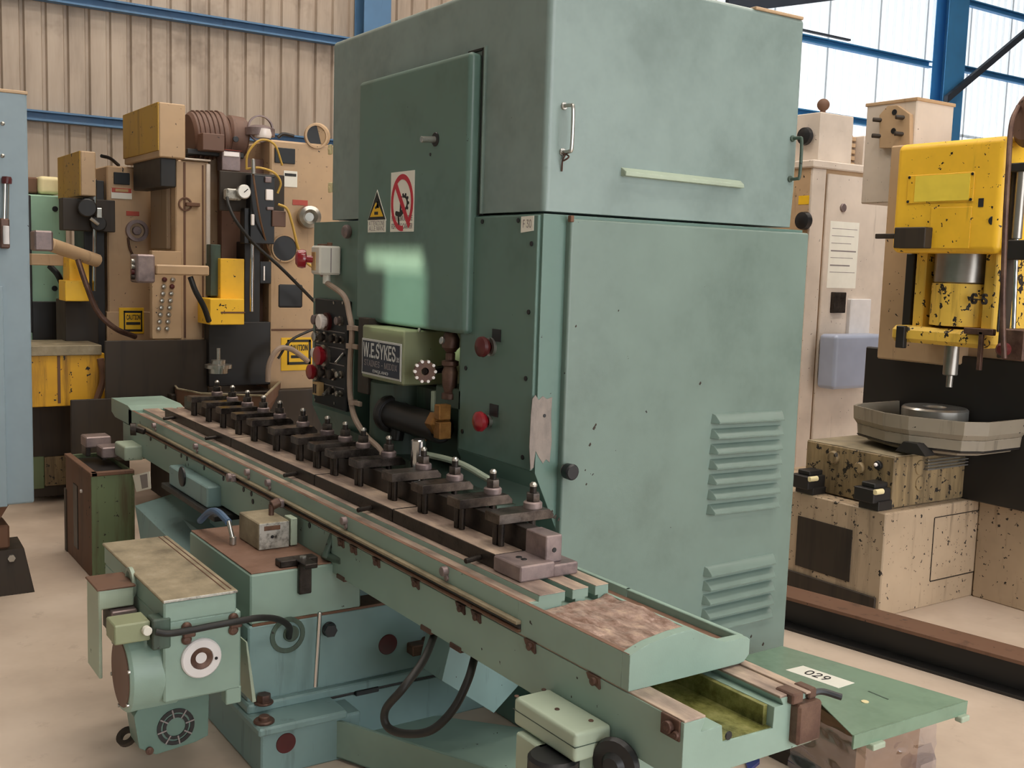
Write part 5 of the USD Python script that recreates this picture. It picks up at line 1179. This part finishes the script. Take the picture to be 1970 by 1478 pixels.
part(pw, 'panel_gears', [cyl(U(168, 400, X=XA + .15), U(168, 400, X=XA + .3), .06), cyl(U(190, 430, X=XA + .15), U(190, 430, X=XA + .28), .05)], 'black_oily')
part(pw, 'bright_arm', [cyl(U(174, 420, X=XA + .3), U(190, 432, X=XA + .3), .012, 10), box(XA + .28, XA + .30, *RX(186, 400, 197, 420, XA + .3), b=.004)], 'steel_bright')
fx(MA, 'slide_way', (160, 345, 204, 700), XA + .02, .3, 'black_oily')
part(MA, 'slide_rod', cyl(U(183, 345, X=XA + .22), U(181, 560, X=XA + .22), .012, 10), 'chrome')
fx(MA, 'yellow_slide', (133, 495, 172, 545), XA + .2, .2, 'yellow'); fx(MA, 'yellow_slide', (125, 540, 172, 580), XA + .3, .2, 'yellow')
fx(MA, 'lower_slide', (125, 578, 190, 665), XA + .1, .3, 'brown_dark')
part(MA, 'swing_arm', [cyl(U(95, 470, X=XA + .45), U(188, 502, X=XA + .25), .045, 12)], 'beige')
pa = fx(MA, 'arm_pendant', (66, 443, 103, 484), XA + .5, .15, 'block_steel', .01)
part(MA, 'arm_hose', tube([U(150, 500, X=XA + .35), U(165, 545, X=XA + .4), U(188, 600, X=XA + .4), U(222, 632, X=XA + .4), U(260, 648, X=XA + .3)], .018, 10), 'valve_brown')
part(MA, 'thin_cable', tube([U(195, 300, X=XA + .05), U(212, 305, X=XA), U(228, 318, X=XA - .1)], .012, 8), 'black')
ty = fx(MA, 'yellow_tray', (57, 682, 202, 778), XA + .45, .5, 'yellow_tray')
part(ty, 'tray_rim', bX(RX(60, 666, 196, 683, XA + .47), XA + .47, .5), 'cover_dusty', smooth=False)
part(ty, 'tray_seam', bX(RX(110, 684, 117, 776, XA + .453), XA + .455, .01, .001), 'brown_rust', smooth=False)
part(ty, 'tray_hose', tube([U(193, 690, X=XA + .5), U(198, 730, X=XA + .5), U(186, 770, X=XA + .5)], .022, 8), 'brown_rust')
fx(MA, 'machine_base', (62, 775, 250, 942), XA + .1, .5, 'brown_dark')
fx(MA, 'base_stripe', (60, 880, 86, 940), XA + .11, .05, 'green_dirty')
fx(MA, 'base_hatch', (86, 880, 135, 932), XA + .12, .05, 'beige_oily')

fx(MA, 'rear_bar', (60, 488, 134, 512), XA + .02, .1, 'beige')
# pale green machine and cream box behind machine A
GR = thing('mint_machine', 'pale mint green machine glimpsed behind the yellow tray at far left', 'machine', (-8.6, 1.5, FL))
fx(GR, 'mint_body', (30, 372, 134, 900), -8.3, .6, 'mint', .01)
fx(GR, 'dark_opening', (62, 580, 128, 668), -8.28, .1, 'black_oily')
for px, py in ((106, 402), (105, 555), (122, 545)):
    part(GR, 'body_hole', disc(U(px, py, X=-8.3), (1, 0, 0), .02, .006, 12), 'black')
part(GR, 'bent_cable', tube([U(96, 512, X=-8.2), U(112, 530, X=-8.15), U(125, 560, X=-8.2)], .022, 8), 'black')
part(GR, 'dark_edge', bX(RX(52, 375, 64, 640, -8.28), -8.28, .05), 'black_oily', smooth=False)
r = RX(74, 338, 118, 372, -8.35)
CR = thing('cream_box', 'bright cream box on top of the mint green machine at far left', 'box', (-8.6, r[0] + .1, r[2]))
part(CR, 'box_body', rbox(-8.75, -8.35, r[0], r[1], U(74, 372, X=-8.3)[2], r[3], .03, 2), 'cream')
part(CR, 'box_end', box(-8.8, -8.40, r[0] - .11, r[0] + .004, U(74, 371, X=-8.3)[2], r[3] - .01, .01), 'brown_rust', smooth=False)

# machine B
XV = -7.0
MB = thing('middle_gear_machine', 'beige gear machine with yellow slide, gauge board and hoses behind the bed', 'machine', (XV - .4, 2.7, FL))
cb = fx(MB, 'column', (520, 268, 648, 880), XV, .7, 'beige', .012)
fx(cb, 'display', (529, 283, 568, 316), XV + .01, .01, 'panel_black')
fx(cb, 'paper_notice', (546, 328, 572, 361), XV + .004, .004, 'white_paper'); fx(cb, 'notice_print', (548, 333, 570, 340), XV + .006, .003, 'sign_black')
fx(cb, 'red_marking', (563, 384, 592, 396), XV + .003, .003, 'label_red')
q = U(547, 478, X=XV); part(cb, 'round_opening', [disc(q, (1, 0, 0), .085, .004, 30)], 'black'); part(cb, 'opening_rim', ring(q, (1, 0, 0), .085, .095, .012), 'beige')
r = RX(531, 543, 586, 596, XV)
part(cb, 'square_opening', rbox(XV - .06, XV + .004, r[0], r[1], r[2], r[3], .028, 1), 'black')
q = U(592, 418, X=XV); part(cb, 'fluid_pump', [lathe(q, (1, -.2, 0), [(.075, 0), (.08, .03), (.075, .09), (.05, .10), (.03, .06), (0, .06)], 24)], 'steel_bright')
fx(cb, 'caution_label', (541, 650, 600, 712), XV + .004, .004, 'sign_yellow')
for a in ((553, 654, 598, 658), (553, 697, 598, 701), (553, 654, 556, 701), (594, 654, 598, 701), (560, 684, 580, 689)):
    fx(cb, 'label_print', a, XV + .006, .003, 'sign_black')
r = RX(558, 664, 592, 674, XV + .006); part(cb, 'label_lettering', text('CAUTION', r[3] - r[2], (XV + .004, r[0], r[2]), (0, 1, 0), (0, 0, 1), wide=r[1] - r[0], depth=.003, bold=True), 'sign_black', smooth=False)
fx(cb, 'column_seam', (522, 633, 604, 636), XV + .002, .004, 'brown_rust', 0)
fx(cb, 'panel_window', (500, 503, 522, 546), XV + .02, .03, 'black'); fx(cb, 'window_pane', (507, 512, 510, 540), XV + .022, .004, 'lamp_white')
# body left of it
XL2 = XV - .05
sl_ = part(MB, 'body_side', box(XL2 - .50, XL2, U(338, 400, X=XL2)[1], U(402, 400, X=XL2)[1], FL, U(350, 308, X=XL2)[2], .008), 'beige', smooth=False)
part(sl_, 'side_door', box(XL2 - .48, XL2 - .1, U(338, 400, X=XL2)[1] - .03, U(338, 400, X=XL2)[1], U(330, 480, X=XL2)[2], U(330, 305, X=XL2)[2], .006), 'beige_dark', smooth=False)
fx(sl_, 'body_cap', (352, 303, 406, 311), XL2 + .03, .5, 'beige_white'); fx(sl_, 'body_strip', (397, 315, 405, 508), XL2 + .02, .05, 'beige_white')
fx(sl_, 'body_joint', (353, 312, 358, 650), XL2 + .004, .01, 'brown_rust', 0); fx(sl_, 'body_joint', (389, 318, 392, 650), XL2 + .004, .01, 'brown_rust', 0)
q = U(356, 393, X=XL2); part(sl_, 'side_latch', [ring(q, (1, 0, 0), .035, .045, .01), box(XL2, XL2 + .03, q[1], q[1] + .09, q[2] - .012, q[2] + .012, .003)], 'brown_rust')
r = RX(243, 606, 270, 615, XA + .028); part(ca, 'label_lettering', text('CAUTION', r[3] - r[2], (XA + .026, r[0], r[2]), (0, 1, 0), (0, 0, 1), wide=r[1] - r[0], depth=.003, bold=True), 'sign_black', smooth=False)
bp = fx(sl_, 'button_panel', (292, 482, 350, 652), XL2 + .02, .06, 'beige')
for i in range(2):
    for j in range(8):
        q = U(316 + i * 16 - j * 1.6, 538 + j * 13.5, X=XL2 + .02); part(sl_, 'push_button', lathe(q, (1, 0, 0), [(.016, 0), (.016, .012), (.011, .02), (0, .022)], 12), 'red_dark' if (i, j) in ((0, 0), (1, 1)) else 'steel_bright')
XY = XL2 + .15
r = RX(306, 196, 357, 312, XY)
yb_ = part(MB, 'top_box', box(XY - .85, XY, r[0], r[1], r[2] + .02, r[3], .006), 'beige', smooth=False)
part(yb_, 'yellow_side', box(XY - .85, XY - .005, r[0] - .008, r[0] + .002, r[2] + .06, r[3], .002), 'yellow_dull', smooth=False)
part(yb_, 'box_post', box(XY - .70, XY - .05, r[0] + .02, r[0] + .12, r[2] - .16, r[2] + .04, .006), 'black_oily', smooth=False)
q = U(400, 258, X=XL2 - .2)
mt = part(MB, 'drive_motor', [cyl(U(362, 262, X=XL2 - .2), U(432, 262, X=XL2 - .2), .16, 28), cyl(U(432, 262, X=XL2 - .2), U(468, 268, X=XL2 - .2), .145, 28)], 'motor_brown')
part(mt, 'cooling_fins', [cyl(U(372 + 9 * k, 262, X=XL2 - .2), U(375 + 9 * k, 262, X=XL2 - .2), .17, 28) for k in range(6)], 'motor_brown')
fx(mt, 'terminal_box', (390, 255, 432, 292), XL2 + .06, .2, 'motor_brown'); part(mt, 'shaft_cap', disc(U(453, 268, X=XL2 - .02), (1, 0, 0), .02, .01), 'black')
fx(mt, 'motor_foot', (360, 285, 470, 305), XL2 - .05, .4, 'black_oily')
fx(MB, 'slide_column', (402, 290, 428, 640), XL2 - .15, .3, 'beige_dark'); fx(MB, 'slide_column', (426, 300, 520, 640), XV - .12, .3, 'motor_brown')
fx(MB, 'warning_light_box', (427, 288, 463, 330), XL2 - .0, .1, 'block_steel'); fx(MB, 'bright_label', (430, 291, 461, 303), XL2 + .01, .02, 'lamp_white'); fx(MB, 'orange_trim', (427, 287, 466, 291), XL2 + .012, .02, 'label_red')
bd = fx(MB, 'gauge_board', (423, 328, 547, 412), XV + .12, .02, 'brown_dark')
fx(bd, 'valve_body', (482, 335, 528, 470), XV + .2, .1, 'black'); fx(bd, 'valve_body', (470, 400, 505, 470), XV + .18, .08, 'black')
for a, m in (((510, 340, 523, 352), 'block_steel'), ((512, 364, 526, 386), 'lamp_white'), ((514, 398, 527, 405), 'block_steel'), ((484, 412, 490, 434), 'lamp_white'), ((524, 405, 550, 437), 'motor_brown')):
    fx(bd, 'valve_label', a, XV + .215, .02, m)
q = U(470, 369, X=XV + .24); gg = part(bd, 'pressure_gauge', [lathe(q + (-.05, 0, 0), (1, 0, 0), [(.04, 0), (.046, .02), (.046, .05), (.040, .054)], 24)], 'steel_bright')
part(gg, 'gauge_face', disc(q + (.003, 0, 0), (1, 0, 0), .040, .003, 24), 'gauge_face'); part(gg, 'needle', cyl(q + (.007, -.004, -.004), q + (.007, .022, .018), .003, 6), 'ink')
fx(bd, 'regulator', (436, 362, 466, 386), XV + .2, .07, 'aluminium_scratched', .01)
part(MB, 'air_hose', tube([U(437, 380, X=XV + .22), U(441, 398, X=XV + .26), U(456, 428, X=XV + .3), U(490, 470, X=XV + .3), U(540, 515, X=XV + .3), U(585, 560, X=XV + .25), U(612, 588, X=XV + .2)], .011, 10), 'rubber')
part(MB, 'yellow_hose', tube([U(474, 326, X=XV + .2), U(477, 295, X=XV + .22), U(500, 270, X=XV + .24), U(528, 278, X=XV + .24), U(543, 318, X=XV + .2)], .0075, 10), 'hose_yellow')
part(MB, 'yellow_hose', tube([U(474, 325, X=XV + .2), U(500, 323, X=XV + .24), U(528, 333, X=XV + .24), U(540, 352, X=XV + .22), U(534, 372, X=XV + .2)], .0075, 10), 'hose_yellow')
part(MB, 'yellow_hose', tube([U(535, 393, X=XV + .22), U(552, 402, X=XV + .24), U(562, 430, X=XV + .24), U(574, 478, X=XV + .22), U(590, 505, X=XV + .2), U(608, 518, X=XV + .2)], .009, 10), 'hose_yellow')
part(MB, 'brown_line', tube([U(486, 330, X=XV + .23), U(492, 370, X=XV + .25), U(500, 420, X=XV + .25), U(510, 460, X=XV + .2), U(520, 490, X=XV + .1)], .007, 8), 'hose_brown')
part(MB, 'hose_tee', [cyl(U(488, 335, X=XV + .24), U(487, 306, X=XV + .24), .014, 12)], 'steel_bright')
fx(MB, 'slide_way', (470, 465, 500, 690), XV + .03, .2, 'black_oily'); part(MB, 'slide_rod', cyl(U(485, 468, X=XV + .12), U(484, 600, X=XV + .12), .013, 12), 'chrome')
fx(MB, 'yellow_slide', (424, 497, 470, 582), XV + .1, .2, 'yellow'); ys = fx(MB, 'yellow_slide', (404, 575, 470, 625), XV + .2, .3, 'yellow'); fx(ys, 'slide_joint', (425, 600, 472, 603), XV + .203, .004, 'brown_rust', 0)
fx(MB, 'slide_bracket', (405, 470, 425, 570), XV + .05, .1, 'green_dark')
fx(MB, 'dark_recess', (402, 620, 520, 740), XV + .06, .1, 'black_oily')
part(MB, 'swing_arm', box(XL2 + .28, XL2 + .36, *RX(300, 509, 403, 531, XL2 + .36), b=.008), 'beige', smooth=False)
pb_ = fx(MB, 'arm_pendant', (263, 489, 299, 545), XL2 + .42, .16, 'block_steel', .01)
for k, m in enumerate(('steel_bright', 'steel_bright', 'red_dark', 'dark_steel')):
    part(pb_, 'pendant_button', cyl(U(262, 503 + 10 * k, X=XL2 + .36), U(252, 503 + 10 * k, X=XL2 + .36), .016, 12), m)
part(MB, 'arm_hose', tube([U(366, 533, X=XL2 + .32), U(376, 560, X=XL2 + .34), U(392, 590, X=XL2 + .34), U(402, 618, X=XL2 + .3)], .018, 10), 'black')
XD = XV + .45
zr = U(385, 757, X=XD)[2]
pn = [U(*p, Z=zr) for p in ((316, 718), (340, 748), (385, 757), (512, 762), (545, 730), (440, 712))]
pc_ = sum(pn) / 6
sh = lambda k, dz: [tuple(pc_ + (p - pc_) * k + (0, 0, dz)) for p in pn]
tray = part(MB, 'drip_tray', loft([sh(.84, -.20), sh(.99, -.08), sh(1.0, 0), sh(.96, 0), sh(.90, -.10), sh(.02, -.10)]), 'brown_rust', smooth=False)
part(tray, 'tray_lip', loft([sh(1.004, -.004), sh(1.004, .004), sh(.965, .004), sh(.965, -.004)]), 'cover_dusty', smooth=False)
q = U(420, 712, X=XD - .15); part(MB, 'work_arbor', [lathe(q + (0, 0, -.02), (0, 0, 1), [(.06, 0), (.06, .03), (.085, .032), (.085, .055), (.045, .06), (.045, .085), (.012, .09), (.012, .16), (0, .16)], 24)], 'steel_bright')
part(MB, 'coolant_hose', tube([U(515, 735, X=XD - .2), U(518, 700, X=XD - .2), U(535, 672, X=XD - .2), U(560, 672, X=XD - .2), U(592, 695, X=XD - .25)], .018, 10), 'hose_grey')
part(MB, 'coolant_cable', tube([U(535, 690, X=XD - .2), U(560, 655, X=XD - .2), U(606, 632, X=XD - .25)], .009, 8), 'rubber')
fx(MB, 'lower_body', (330, 760, 650, 940), XV + .1, .5, 'brown_dark')
fx(MB, 'chip_guard', (202, 656, 400, 800), XL2 + .06, .02, 'brown_dark'); fx(MB, 'chip_guard', (136, 770, 320, 880), XL2 + .08, .02, 'brown_dark')
part(MB, 'top_filter', [lathe(U(500, 262, X=XV - .1), (0, 0, 1), [(.10, 0), (.10, .05), (.05, .07), (0, .07)], 22), ring(U(500, 248, X=XV - .1), (1, 0, 0), .08, .09, .02)], 'block_steel')
part(MB, 'filter_bowl', lathe(U(506, 266, X=XV - .05), (0, 0, 1), [(.05, 0), (.06, .02), (.055, .06), (0, .065)], 18), 'lamp_white')
part(MB, 'top_motor', [cyl(U(610, 262, X=XV - .3) , U(610, 262, X=XV - .02), .09, 24), ring(U(608, 262, X=XV - .0), (1, 0, 0), .07, .085, .01)], 'beige')
part(MB, 'motor_mouth', disc(U(608, 262, X=XV - .02), (1, 0, 0), .078, .006, 24), 'black')
part(MB, 'top_bracket', tube([U(535, 264, X=XV - .1), U(545, 258, X=XV - .1), U(565, 262, X=XV - .1)], .012, 8), 'black')
